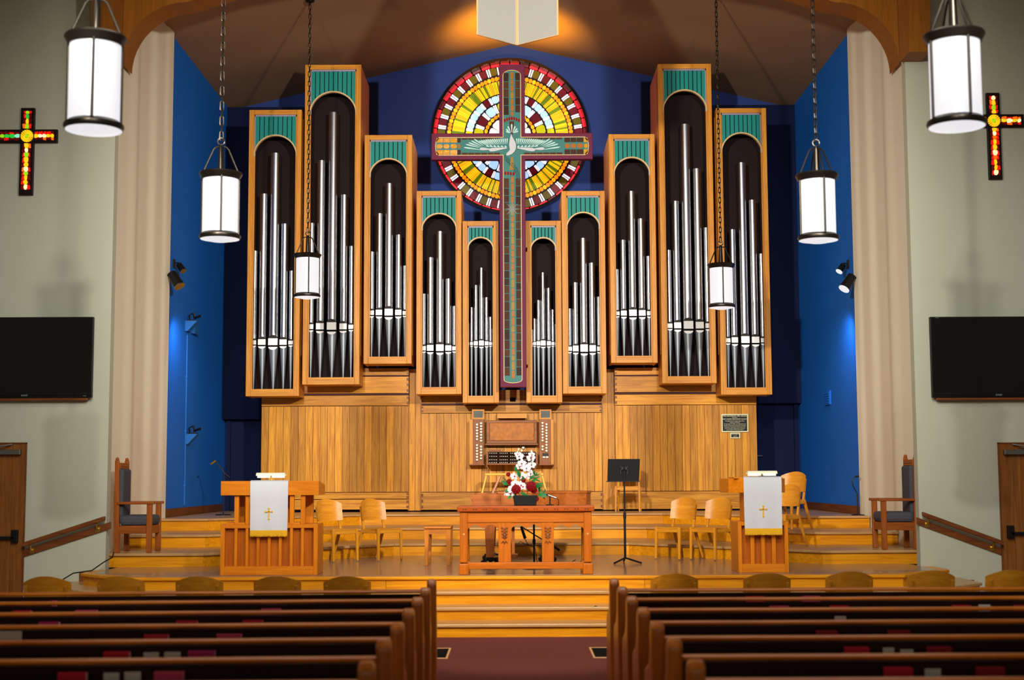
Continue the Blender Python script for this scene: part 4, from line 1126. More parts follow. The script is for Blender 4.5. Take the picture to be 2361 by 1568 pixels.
def cheek(y0, y1):
    pts = [(0.06, zr0), (0.38, zr0), (0.38, zr1-0.04), (0.05, zr1-0.04), (-0.01, zr1-0.09), (0.03, zr1-0.13), (0.0, zr1-0.2), (0.05, zr1-0.24)]
    MB().prism(pts, 'y', y0, y1).build('key_arm', PIA['x'], pn, bevel=0.004)
cheek(-0.01, 0.05); cheek(1.35, 1.41)
MB().box(0.0, 0.38, 0.05, 1.35, zr0+0.02, zr0+0.08).build('key_bed', PIA['y'], pn)
MB().box(0.02, 0.17, 0.1, 1.3, zr0+0.085, zr0+0.105).build('keyboard', IVORY, pn)
m = MB()
for i in range(36):
    if i % 7 in (2, 6): continue
    yk = 0.12+i*1.17/36; m.box(0.07, 0.17, yk, yk+0.014, zr0+0.105, zr0+0.118)
m.build('black_key', BLACK, pn)
MB().add([(0.26, 0.2, zr1-0.02), (0.26, 1.2, zr1-0.02), (0.29, 1.2, zr1-0.02), (0.29, 0.2, zr1-0.02), (0.36, 0.25, zr1+0.2), (0.36, 1.15, zr1+0.2), (0.38, 1.15, zr1+0.2), (0.38, 0.25, zr1+0.2)],
         [(0,3,2,1), (4,5,6,7), (0,1,5,4), (1,2,6,5), (2,3,7,6), (3,0,4,7)]).build('music_desk', PIA['y'], pn)
for lx, ly in ((0.24, 0.12), (0.24, 1.26), (1.0, 0.85)):
    m = MB(); a, b = 0.075, 0.05
    m.add([(lx-a, ly-a, zr0), (lx+a, ly-a, zr0), (lx+a, ly+a, zr0), (lx-a, ly+a, zr0), (lx-b, ly-b, 0.1), (lx+b, ly-b, 0.1), (lx+b, ly+b, 0.1), (lx-b, ly+b, 0.1)],
          [(0,1,2,3), (4,7,6,5), (0,4,5,1), (1,5,6,2), (2,6,7,3), (3,7,4,0)])
    lg = m.build('leg', PIA['z'], pn, bevel=0.006)
    m = MB()
    m.box(lx-0.06, lx+0.06, ly-0.06, ly+0.06, 0.062, 0.1)
    for k in range(3):
        an = R(90+k*120); ux, uy = math.cos(an), math.sin(an)
        m.tube([(lx, ly, 0.075), (lx+ux*0.1, ly+uy*0.1, 0.07)], 0.02, 6); m.cyl((lx+ux*0.1-uy*0.02, ly+uy*0.1+ux*0.02, 0.033), (lx+ux*0.1+uy*0.02, ly+uy*0.1-ux*0.02, 0.033), 0.033, n=12)
    m.build('caster_truck', BLACK, lg)
MB().box(0.52, 0.56, 0.62, 0.66, 0.1, zr0).box(0.52, 0.56, 0.74, 0.78, 0.1, zr0).box(0.44, 0.6, 0.56, 0.84, 0.06, 0.11).build('pedal_lyre', PIA['z'], pn)
for k in range(3): MB().box(0.3, 0.44, 0.6+k*0.08, 0.63+k*0.08, 0.07, 0.085).build('pedal', BRASS, pn)
# piano bench
BENCHW = woods('bench_oak', (156, 88, 22), (190, 116, 38))
Yb = 18.55
x0, x1 = AX(977, 1250, Yb), AX(1040, 1250, Yb)
t = thing('piano_bench', 'plain brown wooden piano bench left of the communion table', 'bench', ((x0+x1)/2, Yb, S0)); w = (x1-x0)/2
zt = AZ(1008, 1214, Yb)-S0
MB().box(-w, w, -0.02, 0.72, zt-0.03, zt).build('seat', BENCHW['y'], t, bevel=0.012)
MB().box(-w+0.02, w-0.02, 0.01, 0.69, zt-0.1, zt-0.03).build('apron', BENCHW['x'], t)
for sx in (-1, 1):
    for y in (0.04, 0.66):
        a = sx*(w-0.035)
        MB().add([(a-0.032, y-0.032, zt-0.03), (a+0.032, y-0.032, zt-0.03), (a+0.032, y+0.032, zt-0.03), (a-0.032, y+0.032, zt-0.03), (a-0.02, y-0.02, 0), (a+0.02, y-0.02, 0), (a+0.02, y+0.02, 0), (a-0.02, y+0.02, 0)],
                 [(0,1,2,3), (4,7,6,5), (0,4,5,1), (1,5,6,2), (2,6,7,3), (3,7,4,0)]).build('leg', BENCHW['z'], t, bevel=0.004)
# microphone boom stand behind the table
xs = AX(1231.5, 1285, 17.9)
t = thing('microphone_stand', 'low black microphone boom stand behind the communion table', 'microphone stand', (xs, 17.9, S0))
MB().lathe([(0.14, 0), (0.14, 0.012), (0.03, 0.025), (0.015, 0.03)], 20).build('stand_base', BLACK, t, smooth=True)
MB().cyl((0, 0, 0.02), (0, 0, 0.62), 0.013, n=10).cyl((0, 0, 0.3), (0, 0, 0.36), 0.02, n=10).build('stand_pole', BLACK, t, smooth=True)
MB().tube([(-0.16, 0, 0.52), (0, 0, 0.42), (0.32, 0.05, 0.22)], 0.008, 8).cyl((0.2, 0.03, 0.30), (0.32, 0.05, 0.22), 0.014, n=8).build('boom_arm', BLACK, t)
MB().cyl((-0.16, 0, 0.52), (-0.11, 0.0, 0.37), 0.016, 0.02, n=10).build('microphone_body', BLACK, t, smooth=True)
MB().tube([(-0.12, 0, 0.38), (-0.08, 0.05, 0.3), (0.02, 0.03, 0.24), (0.03, 0, 0.1), (0.1, 0.1, 0.01), (0.4, 0.3, 0.008), (0.52, 0.1, 0.1)], 0.005, 6).tube([(-0.2, 0.1, 0.3), (-0.17, 0.1, 0.33), (-0.1, 0.1, 0.29), (0.1, 0.1, 0.27), (0.2, 0.3, 0.01)], 0.004, 6).build('cable', BLACK, t)
# floor cable behind the table
# music stand
Ym = 18.9
xm_ = AX(1441.5, 1288, Ym)
t = thing('music_stand', 'black music stand with solid desk, right of the communion table', 'music stand', (xm_, Ym, S0))
zz = lambda py: AZ(1440, py, Ym)-S0
m = MB()
for a in (-128, -40, 90): m.tube([(0, 0, 0.14), (0, 0, 0.07), (0.26*math.cos(R(a)), 0.26*math.sin(R(a)), 0.012)], 0.012, 8)
m.build('tripod_leg', BLACK, t, smooth=True)
MB().cyl((0, 0, 0.06), (0, 0, 0.62), 0.016, n=12).cyl((0, 0, 0.62), (0, 0, zz(1085)), 0.011, n=12).cyl((0, 0, 0.58), (0, 0, 0.66), 0.02, n=12).build('stand_pole', BLACK, t, smooth=True)
d0, d1 = zz(1109), zz(1058); xl, xr2 = AX(1400, 1108, Ym)-xm_, AX(1473, 1108, Ym)-xm_
MB().add([(xl, -0.02, d0), (xr2, -0.02, d0), (xr2+0.03, 0.12, d1), (xl+0.02, 0.12, d1), (xl, -0.008, d0), (xr2, -0.008, d0), (xr2+0.03, 0.132, d1), (xl+0.02, 0.132, d1)],
         [(0,1,2,3), (4,7,6,5), (0,4,5,1), (1,5,6,2), (2,6,7,3), (3,7,4,0)]).build('desk', plain('desk_black', (12, 12, 15), 0.85), t, bevel=0.004)
MB().box(xl-0.01, xr2+0.01, -0.03, 0.05, d0-0.012, d0).build('desk_ledge', BLACK, t, bevel=0.004)
m = MB()
for s in (-1, 1): m.cyl((s*0.03, 0.03, (d0+d1)/2+0.02), (s*0.03, 0.0, (d0+d1)/2+0.02), 0.02, n=10); m.box(s*0.045-0.006, s*0.045+0.006, 0.0, 0.04, (d0+d1)/2-0.06, (d0+d1)/2+0.05)
m.build('desk_bracket', BLACK, t)

# ------------------------------------------------------------------ chairs
def slat_back(w, z0, z1, y, curve, arch, mat, name, t, lean=0.05, th=0.012, n=12):
    g = []
    for j in range(6):
        v = j/5; row = []
        for i in range(n+1):
            u = i/n*2-1
            top = z1-arch*u*u; bot = z0+0.02*u*u*0+arch*0.15*(u*u)
            z = bot+(top-bot)*v
            row.append((u*w/2, y+lean*(z-z0)/(z1-z0)-curve*u*u, z))
        g.append(row)
    return MB().sheet(g, th, (0, 1, 0)).build(name, mat, t, smooth=True)
def leg_bar(p0, p1, a, b):
    (x0, y0, z0), (x1, y1, z1) = p0, p1
    return MB().add([(x0-a, y0-a, z0), (x0+a, y0-a, z0), (x0+a, y0+a, z0), (x0-a, y0+a, z0), (x1-b, y1-b, z1), (x1+b, y1-b, z1), (x1+b, y1+b, z1), (x1-b, y1+b, z1)],
                    [(0,1,2,3), (4,7,6,5), (0,4,5,1), (1,5,6,2), (2,6,7,3), (3,7,4,0)])
def make_chair(label, loc, rz, rear=False, group='wooden stacking chairs on the stage'):
    t = thing('wooden_chair', label, 'chair', loc, rz, group)
    W = 0.42
    g = []
    for j in range(7):
        v = j/6; g.append([((i/8*2-1)*W/2*(1-0.12*v), -0.20+0.40*v, 0.445-0.012*math.sin(v*3.1)-0.008*(1-(i/8*2-1)**2)) for i in range(9)])
    MB().sheet(g, 0.014, (0, 0, -1)).build('seat', CHAIRW['x'], t, smooth=True)
    for s in (-1, 1):
        l = leg_bar((s*(W/2-0.012), -0.185, 0.44), (s*(W/2-0.008), -0.20, 0.012), 0.02, 0.014).build('leg', CHAIRW['z'], t, bevel=0.006)
        MB().cyl((s*(W/2-0.008), -0.20, 0), (s*(W/2-0.008), -0.20, 0.014), 0.012, n=10).build('foot_glide', STEEL, l)
        l = leg_bar((s*(W/2-0.03), 0.17, 0.43), (s*(W/2-0.015), 0.34, 0.012), 0.02, 0.013).build('leg', CHAIRW['z'], t, bevel=0.006)
        MB().cyl((s*(W/2-0.015), 0.34, 0), (s*(W/2-0.015), 0.34, 0.014), 0.012, n=10).build('foot_glide', STEEL, l)
        leg_bar((s*(W/2-0.03), 0.14, 0.38), (s*(W/2-0.035), 0.235, 0.74 if not rear else 0.76), 0.017, 0.013).build('back_post', CHAIRW['z'], t, bevel=0.005)
        a, b = sorted((s*(W/2-0.03), s*(W/2-0.01))); MB().box(a, b, -0.18, 0.17, 0.375, 0.425).build('side_rail', CHAIRW['y'], t, bevel=0.004)
    MB().box(-W/2+0.03, W/2-0.03, -0.195, -0.175, 0.375, 0.425).build('front_rail', CHAIRW['x'], t, bevel=0.004)
    MB().box(-W/2+0.04, W/2-0.04, 0.155, 0.175, 0.37, 0.42).build('rear_rail', CHAIRW['x'], t, bevel=0.004)
    slat_back(0.42, 0.545, 0.845, 0.21, 0.075, 0.06, CHAIRW['x'], 'backrest', t)
    return t
def cl(px, py, Y, z): x = AX(px, py, Y); return (x, Y, z)
make_chair('wooden chair beside the wide lectern, partly hidden by it', cl(776, 1290, 19.55, S0), R(44))
make_chair('wooden chair right of the one beside the wide lectern', cl(878, 1287, 19.8, S0), R(44))
make_chair('wooden chair nearest the music stand, in front of the choir steps', cl(1560, 1287, 19.75, S0), R(-44))
make_chair('wooden chair between the chair near the music stand and the narrow pulpit', cl(1641, 1288, 19.6, S0), R(-44))
make_chair('wooden chair against the plank screen behind the music stand', cl(1449, 1178, 24.55, L3), R(-8))
make_chair('lower wooden chair on the step behind the narrow pulpit', cl(1800, 1255, 19.5, L1), R(-44))
make_chair('upper wooden chair on the step behind the narrow pulpit', cl(1816, 1214, 20.95, L2), R(-44))

def make_throne(label, loc, rz):
    t = thing('throne_chair', label, 'armchair', loc, rz, 'high backed chancel armchairs')
    W, D = 0.54, 0.50
    for s in (-1, 1):
        a = s*(W/2-0.035)
        MB().box(a-0.033, a+0.033, -D/2, -D/2+0.066, 0, 0.63).build('leg', THRONE['z'], t, bevel=0.008)
        m = leg_bar((a, D/2-0.03, 1.20), (a, D/2-0.05, 0), 0.026, 0.033); m.ball((a, D/2-0.03, 1.215), 0.026, 8, 6)
        m.build('back_post', THRONE['z'], t, bevel=0.006)
        a0, a1 = sorted((s*(W/2+0.012), s*(W/2-0.078)))
        MB().box(a0, a1, -D/2-0.03, D/2-0.05, 0.625, 0.66).build('armrest', THRONE['y'], t, bevel=0.008)
        a0, a1 = sorted((s*(W/2-0.02), s*(W/2-0.05)))
        MB().box(a0, a1, -D/2+0.06, D/2-0.06, 0.245, 0.35).build('side_rail', THRONE['y'], t, bevel=0.005)
    MB().box(-W/2+0.06, W/2-0.06, -D/2+0.01, -D/2+0.04, 0.245, 0.35).build('front_rail', THRONE['x'], t)
    MB().box(-W/2+0.06, W/2-0.06, D/2-0.06, D/2-0.03, 0.245, 0.35).build('back_rail', THRONE['x'], t)
    MB().box(-W/2+0.01, W/2-0.01, -D/2+0.005, D/2-0.07, 0.35, 0.485).build('seat_cushion', UPH, t, bevel=0.045)
    MB().box(-W/2+0.07, W/2-0.07, D/2-0.105, D/2-0.03, 0.46, 1.09).build('back_cushion', UPH, t, bevel=0.03)
    MB().box(-W/2+0.06, W/2-0.06, D/2-0.065, D/2-0.02, 1.09, 1.17).build('crest_rail', THRONE['x'], t, bevel=0.006)
    m = MB()
    for i in range(5):
        x = -0.14+i*0.07; m.ball((x, D/2-0.066, 1.13), 0.016, 8, 5)
    m.build('carving', DARKOAK['x'], t)
    return t
make_throne('high backed armchair with grey cushion against the left reveal, facing right', (-4.97, 18.98, L1), R(90))
make_throne('high backed armchair with grey cushion against the right reveal, facing left', (5.07, 18.98, L1), R(-90))

# ------------------------------------------------------------------ handrails, doors, screens, wall crosses on the white walls
for s, (pa, pb, pc, pd), nm in ((-1, ((56, 1262), (248, 1200), (75, 1262), (227, 1216)), 'left'), (1, ((2307, 1252), (2121, 1190), (2286, 1249), (2136, 1204)), 'right')):
    xa, za = at(*pa, YW); xb, zb_ = at(*pb, YW)
    if s > 0: za -= 0.03; zb_ -= 0.0
    t = thing('handrail', 'sloping oak handrail on brass brackets on the %s white wall' % nm, 'handrail', (xa, YW, za))
    dx, dz = xb-xa, zb_-za
    def strip(o0, o1, y0, y1, e0=0, e1=0):
        return MB().prism([(e0, o0+dz/dx*e0), (dx+e1, dz+o0+dz/dx*e1), (dx+e1, dz+o1+dz/dx*e1), (e0, o1+dz/dx*e0)], 'y', y0, y1)
    strip(0.0, 0.06, -0.12, -0.07, 0, -s*(-1)*0.0).build('rail', DARKOAK['x'], t, bevel=0.015)
    strip(-0.12, -0.03, -0.025, -0.002, 0, 0.05*(1 if dx > 0 else -1)).build('backing_board', DARKOAK['x'], t, bevel=0.005)
    for pp in (pc, pd):
        x, z = at(*pp, YW); x -= xa; z = dz/dx*x
        MB().tube([(x, -0.025, z-0.07), (x, -0.07, z-0.06), (x, -0.095, z-0.0)], 0.014, 8).box(x-0.03, x+0.03, -0.03, -0.02, z-0.11, z-0.04).build('rail_bracket', BRASS, t)
for s, pxe, nm, n in ((-1, 59, 'left', 1), (1, 2304, 'right', 2)):
    xe = AX(pxe, 1100, YW); zt = AZ(pxe, 1023, YW)
    d = base('door_%d' % n)
    x2 = xe+s*0.98
    a, b = sorted((xe, x2))
    MB().box(a, b, YW-0.012, YW+0.01, 0.01, zt).build('door_leaf', DOORW['z'], d)
    nb = 6; w = (b-a)/nb
    for i in range(nb): MB().box(a+w*i+0.0015, a+w*(i+1)-0.0015, YW-0.018, YW-0.012, 0.012, zt-0.004).build('door_board', DOORW['z'], d)
    for x0, x1 in ((xe-s*0.012, xe), (x2, x2+s*0.03)):
        p, q = sorted((x0, x1)); MB().box(p, q, YW-0.03, YW, 0, zt+0.012).build('door_frame', DARKOAK['z'], d)
    p, q = sorted((xe-s*0.012, x2+s*0.03)); MB().box(p, q, YW-0.03, YW, zt, zt+0.015).build('door_frame', DARKOAK['x'], d)
    xc = xe+s*0.22
    m = MB(); m.box(min(xc-0.17, xc+0.17), max(xc-0.17, xc+0.17), YW-0.09, YW-0.02, zt-0.14, zt-0.08); m.tube([(xc, YW-0.06, zt-0.08), (xc+s*0.1, YW-0.14, zt-0.04), (xc-s*0.05, YW-0.03, zt-0.01)], 0.012, 6)
    m.build('door_closer', STEEL, d, bevel=0.01)
    zb2 = AZ(30, 1240, YW)
    m = MB(); a, b = sorted((xe+s*0.1, xe+s*0.9)); m.box(a, b, YW-0.075, YW-0.05, zb2-0.02, zb2+0.02); m.box(*sorted((xe+s*0.06, xe+s*0.14)), YW-0.075, YW-0.015, zb2-0.06, zb2+0.1)
    m.build('push_bar', BLACK, d, bevel=0.006)
for s, pxe, nm in ((-1, 216, 'left'), (1, 2143.5, 'right')):
    Yt = YW-0.11
    xe, z1 = at(pxe, 730.5, Yt); z0 = AZ(pxe, 917, Yt); wv = 1.84
    t = thing('television', 'large black television on the %s white wall' % nm, 'television', (xe+s*wv/2, Yt, (z0+z1)/2), 0, 'wall televisions')
    h = (z1-z0)/2
    MB().box(-wv/2, wv/2, 0, 0.05, -h, h).build('casing', BLACK, t, bevel=0.006)
    MB().box(-wv/2+0.018, wv/2-0.018, -0.003, 0.0, -h+0.065, h-0.02).build('screen_panel', SCREEN, t)
    MB().box(-wv/2+0.01, wv/2-0.01, -0.002, 0.002, -h+0.012, -h+0.05).build('lower_bezel', BLACKM, t)
    MB().box(-0.3, 0.3, 0.05, 0.105, -0.2, 0.2).build('wall_mount', BLACK, t)
    MB().box(-wv/2+0.06, wv/2-0.06, 0.01, 0.09, -h-0.035, -h).build('sound_bar', DARKOAK['x'], t, bevel=0.01)
    xl_ = AX(56.5 if s < 0 else 2303, 911, Yt)-(xe+s*wv/2)
    text_mesh('lettering', 'SHARP', 0.028, GREY, t, (xl_, -0.0035, -h+0.022))
    if s < 0: text_mesh('lettering', 'AQUOS', 0.012, GREY, t, (wv/2-0.09, -0.0035, -h+0.02))
    else: text_mesh('lettering', 'AQUOS', 0.012, GREY, t, (-wv/2+0.09, -0.0035, h-0.017))
CG = {k: glow('cross_glass_'+k, c, st_) for k, c, st_ in (('red', (220, 20, 10), 0.8), ('deep', (110, 4, 6), 0.4), ('gold', (245, 190, 20), 0.95), ('lime', (150, 210, 20), 0.8), ('green', (40, 190, 60), 0.75), ('pale', (255, 238, 170), 1.05), ('orange', (250, 96, 16), 0.9), ('aqua', (130, 230, 190), 0.8))}
FRB = plain('cross_frame', (18, 6, 4), 0.5)
for nm, (vx0, vx1), (vy0, vy1), (hx0, hx1), (hy0, hy1), pal in (
        ('left', (46.5, 78.5), (247, 452), (-7, 132), (298, 329.5), ['lime', 'green', 'gold']),
        ('right', (2276, 2307), (212, 416), (2226, 2359), (263, 294), ['gold', 'gold', 'pale'])):
    Yc = YW-0.05
    mx, mz = at((vx0+vx1)/2, (hy0+hy1)/2, Yc)
    t = thing('stained_glass_cross', 'small lit stained glass cross on the %s white wall' % nm, 'cross', (mx, Yc, mz), 0, 'lit wall crosses')
    k = Yc/F/0.985
    w2 = (vx1-vx0)/2*k; up = ((hy0+hy1)/2-vy0)*k; dn = (vy1-(hy0+hy1)/2)*k; hl = 70*k; h2 = (hy1-hy0)/2*k
    MB().prism([(-w2, -dn), (w2, -dn), (w2, -h2), (hl, -h2), (hl, h2), (w2, h2), (w2, up), (-w2, up), (-w2, h2), (-hl, h2), (-hl, -h2), (-w2, -h2)], 'y', 0, 0.048).build('cross_frame', FRB, t, bevel=0.006)
    def piece(pts, mat, d=0.014): MB().prism(pts, 'y', -d, 0.0).build('glass_piece', mat, t)
    for (ux, uz, L, pal2) in ((0, 1, up, ['lime', 'gold', 'green', 'lime'] if nm == 'left' else ['gold', 'lime', 'gold', 'pale']), (0, -1, dn, ['gold', 'pale', 'lime', 'gold'] if nm == 'left' else ['gold', 'pale', 'orange', 'gold']), (1, 0, hl, ['gold', 'pale', 'pale', 'gold'] if nm == 'left' else ['gold', 'pale', 'gold', 'pale']), (-1, 0, hl, ['aqua', 'green', 'green', 'lime'])):
        p = 17.5*k; i = 0
        while p < L-12*k:
            e = p+rnd.uniform(8, 14)*k; e = min(e, L-7*k); hw_ = rnd.uniform(2.8, 4.6)*k; sk = rnd.uniform(-1, 1)*k
            def T(a, b): return (ux*a-uz*b, uz*a+ux*b) if ux else (-uz*b*-1, uz*a)
            q = [T(p, -hw_+sk), T((p+e)/2, -hw_*1.2), T(e-0.8*k, -hw_*0.5), T(e-0.8*k, hw_*0.6), T((p+e)/2, hw_*1.2), T(p, hw_+sk)]
            piece(q, CG[pal2[i % len(pal2)]])
            for sd in (-1, 1):
                o0, o1 = hw_*1.25, rnd.uniform(8.5, 11)*k
                piece([T(p, sd*o0), T(e-0.8*k, sd*o0*0.9), T(e-1.5*k, sd*o1), T(p+1*k, sd*o1*0.9)], CG[rnd.choice(['deep', 'deep', 'red', 'red', 'orange'])], 0.010)
            p = e; i += 1
    m = MB()
    for q in range(18):
        a0, a1 = R(q*20+2), R(q*20+16)
        piece([(5*k*math.cos(a0), 5*k*math.sin(a0)), (14.5*k*math.cos(a0), 14.5*k*math.sin(a0)), (14.5*k*math.cos(a1), 14.5*k*math.sin(a1)), (5*k*math.cos(a1), 5*k*math.sin(a1))], GOLDSUN if False else CG['gold'], 0.012)
    MB().cyl((0, -0.016, 0), (0, 0, 0), 4.2*k, n=16).build('glass_boss', CG['lime'], t)

# ------------------------------------------------------------------ pendant lanterns
link_v = MB().tube([(0.018*math.cos(a), 0, 0.018*math.sin(a)+(0.03 if math.sin(a) > 0 else -0.03)) for a in [2*math.pi*i/12+0.01 for i in range(12)]], 0.0065, 6, True).mesh('chain_link', BRONZE, True)
GLASS_R, RING_R = 0.178, 0.21
def make_lantern(px, pyb, Y, label, ang):
    x, z = at(px, pyb, Y)
    t = thing('pendant_lantern', label, 'pendant lamp', (x, Y, z), 0, 'pendant lanterns')
    H = 0.56
    MB().lathe([(RING_R*0.93, -0.012), (GLASS_R*0.84, -0.02), (GLASS_R*0.5, -0.034), (0, -0.038)], 32).build('bottom_diffuser', LAMPG, t, smooth=True)
    MB().lathe([(GLASS_R*0.9, -0.012), (RING_R*0.95, -0.01), (RING_R, 0.012), (RING_R*0.98, 0.03), (RING_R*0.9, 0.04), (GLASS_R*0.98, 0.055), (GLASS_R*0.9, 0.055), (GLASS_R*0.9, -0.012)], 36).build('bottom_ring', BRONZE, t, smooth=True)
    MB().lathe([(GLASS_R, 0.05), (GLASS_R, 0.05+H)], 36).build('glass_shade', LAMPG, t, smooth=True)
    z1 = 0.05+H
    MB().lathe([(GLASS_R*0.9, z1-0.01), (RING_R*0.9, z1-0.012), (RING_R*0.95, z1+0.01), (RING_R*1.04, z1+0.045), (RING_R*1.0, z1+0.06), (RING_R*0.85, z1+0.05), (0.03, z1+0.075), (0.0, z1+0.075)], 36).build('top_ring', BRONZE, t, smooth=True)
    for k in range(4):
        a = R(ang+90*k); c, s = math.cos(a), math.sin(a); r = GLASS_R+0.006
        MB().cyl((r*c, r*s, 0.045), (r*c, r*s, z1), 0.011, n=8).build('rib', BRONZE, t, smooth=True)
        r2 = RING_R*0.86
        MB().tube([(r2*c, r2*s, z1+0.05), (0.075*c, 0.075*s, z1+0.30), (0.05*c, 0.05*s, z1+0.325), (0.0, 0.0, z1+0.33)], 0.009, 8).build('arm', BRONZE, t, smooth=True)
    MB().cyl((0, 0, z1+0.07), (0, 0, z1+0.33), 0.034, 0.026, n=12).lathe([(0.026, z1+0.33), (0.02, z1+0.35), (0.0, z1+0.352)], 12).build('stem', BRONZE, t, smooth=True)
    MB().tube([(0.035*math.cos(a), 0, z1+0.385+0.035*math.sin(a)) for a in [2*math.pi*i/14 for i in range(14)]], 0.008, 6, True).build('hanging_ring', BRONZE, t, smooth=True)
    zz = z1+0.44; i = 0; top = zc(x)-z-0.06
    while zz < top:
        o = put('chain_link', link_v, t, (0, 0, zz)); o.rotation_euler = (0, 0, R(90*(i % 2)+20)); zz += 0.078; i += 1
    MB().lathe([(0.02, top-0.02), (0.07, top), (0.075, top+0.05+0.04), (0, top+0.09)], 20).build('ceiling_canopy', BRONZE, t, smooth=True)
make_lantern(216, 297, 9.85, 'large near lantern at left, beside the left wall cross', -78)
make_lantern(507, 549, 14.2, 'middle lantern at left, before the blue wall', -76)
make_lantern(708.5, 684, 22.0, 'small far left lantern, before the tall organ case', -76)
make_lantern(2206, 289, 9.95, 'large near lantern at right, beside the right wall cross', -76)
make_lantern(1887, 552, 14.25, 'middle lantern at right, before the blue wall', -80)
make_lantern(1664, 708, 21.8, 'small far right lantern, before the organ case at far right', -90)

# ------------------------------------------------------------------ folded white reflector hung under the ridge
Yr = 17.6
xl, zl = at(1100.5, 79, Yr); xr_, zr_ = at(1286, 80, Yr); xm, zm = at(1192.5, 93, Yr+0.05)
zm = zl-0.07
t = thing('sound_reflector', 'white folded panel with beige edges hanging under the ridge at top centre', 'ceiling panel', (xm, Yr, zm))
top = 1.5
for (x0, z0, x1, z1) in ((xl-xm, zl-zm, -0.012, 0), (0.012, 0, xr_-xm, zr_-zm)):
    ya, yb2 = (0.0, 0.22) if x0 < -0.1 else (0.22, 0.0)
    m = MB(); m.add([(x0, ya, z0), (x1, yb2, z1), (x1, yb2, top), (x0, ya, top), (x0, ya+0.04, z0), (x1, yb2+0.04, z1), (x1, yb2+0.04, top), (x0, ya+0.04, top)],
                    [(0,1,2,3), (4,7,6,5), (0,4,5,1), (1,5,6,2), (2,6,7,3), (3,7,4,0)])
    m.build('reflector_panel', DIMPANEL, t)
    e = 0.012
    m = MB().prism([(x0, z0-e), (x1, z1-e), (x1, z1), (x0, z0)], 'y', min(ya, yb2)-0.0, max(ya, yb2)+0.04) if False else MB().tube([(x0, ya+0.01, top), (x0, ya+0.01, z0), (x1, yb2+0.01, z1), (x1, yb2+0.01, top)], 0.013, 6)
    m.build('panel_edge', BEIGE, t)
for s in (-1, 1): MB().cyl((s*0.35, 0.1, top-0.05), (s*0.35, 0.1, ZR-SL*abs(xm+s*0.35)-zm), 0.012, n=8).build('hanger_rod', BEIGE, t)

# ------------------------------------------------------------------ fittings on the blue walls
def wall_pt(px, py, s):
    Y = 22.5
    for _ in range(12):
        x, z = at(px, py, Y); Y *= (XR+0.02)/abs(x)
    return s*(XR+0.02), Y, z
def spot_fixture(px, py, s, label, big, on):
    x, y, z = wall_pt(px, py, s); x -= s*(0.18 if big else 0.12)
    t = thing('spotlight', label, 'spotlight', (x, y, z))
    w = s*(0.18 if big else 0.12)
    MB().box(*sorted((w-s*0.02, w)), -0.05, 0.05, -0.06+0.05, 0.08+0.05).tube([(w, 0, 0.06), (w*0.4, 0, 0.08), (0, 0, 0.02)], 0.012, 8).build('bracket', BLACK, t)
    d = Vector((-s*0.55, -0.25, -0.8)).normalized(); L, r = (0.26, 0.085) if big else (0.14, 0.055)
    c = Vector((0, 0, 0))
    MB().cyl(c-d*L/2, c+d*L/2, r*0.8, r, n=18).build('lamp_housing', BLACK, t, smooth=True)
    MB().cyl(c+d*L*0.5, c+d*(L*0.5+0.012), r*1.02, n=18).build('lens', LAMPG if on else STEEL, t, smooth=True)
spot_fixture(378, 645, -1, 'large black spotlight on the left blue wall, half behind the reveal', True, False)
spot_fixture(400, 617, -1, 'small black spotlight on the left blue wall above the large one', False, False)
spot_fixture(1982, 651, 1, 'large spotlight with glowing lens on the right blue wall', True, True)
spot_fixture(1957, 618, 1, 'small spotlight on the right blue wall above the glowing one', False, True)
BLUEP = plain('blue_paint_box', (34, 110, 186), 0.6)
for px, py, nm in ((430, 752, 'upper'), (430, 1012, 'lower')):
    x, y, z = wall_pt(px, py, -1)
    t = thing('wall_shelf', 'blue wedge wall shelf holding black gear on the left wall, %s of two' % nm, 'shelf', (x, y, z))
    MB().prism([(0.0, -0.09), (0.04, -0.09), (0.2, 0.08), (0.0, 0.08)], 'y', -0.1, 0.1).add([], []).build('shelf_wedge', BLUEP, t)
    g = thing('clamp_gear', 'black clamp and cable gear on the %s blue wedge shelf' % nm, 'clamp', (x+0.1, y, z+0.08))
    m = MB(); m.box(-0.07, 0.07, -0.06, 0.06, 0, 0.02); m.tube([(-0.05, 0, 0.02), (-0.06, 0, 0.1), (0, 0, 0.13), (0.03, 0, 0.06)], 0.012, 6); m.cyl((0.02, 0, 0.05), (0.14, -0.02, 0.09), 0.02, n=8); m.cyl((0.03, 0, 0.02), (0.03, 0, 0.15), 0.01, n=8)
    m.build('clamp_body', BLACK, g)
x, y, z = wall_pt(446, 755, -1)
t = thing('junction_box', 'square blue painted box beside the upper wedge shelf', 'box', (x, y, z)); MB().box(0, 0.06, -0.18, 0.18, -0.12, 0.1).build('box_body', BLUEP, t, bevel=0.006); MB().box(0.06, 0.064, -0.15, 0.15, -0.1, 0.08).build('box_cover', BLUEP, t)
x, y, z = wall_pt(430, 770, -1); z2 = wall_pt(428, 1164, -1)[2]
t = thing('conduit', 'thin blue conduit running down the left blue wall', 'conduit', (x, y, z2)); MB().cyl((0.012, 0, 0), (0.012, 0, z-z2-0.02), 0.012, n=8).build('conduit_pipe', BLUEP, t, smooth=True)
for k in range(3): MB().box(0, 0.028, -0.02, 0.02, 0.3+k*0.9, 0.33+k*0.9).build('conduit_clip', BLUEP, t)
x, y, z = wall_pt(1910, 918, 1)
t = thing('wall_vent', 'blue painted vent cover on the right blue wall', 'vent', (x, y, z)); MB().box(-0.03, 0, -0.22, 0.22, -0.12, 0.12).build('vent_frame', BLUE, t, bevel=0.006)
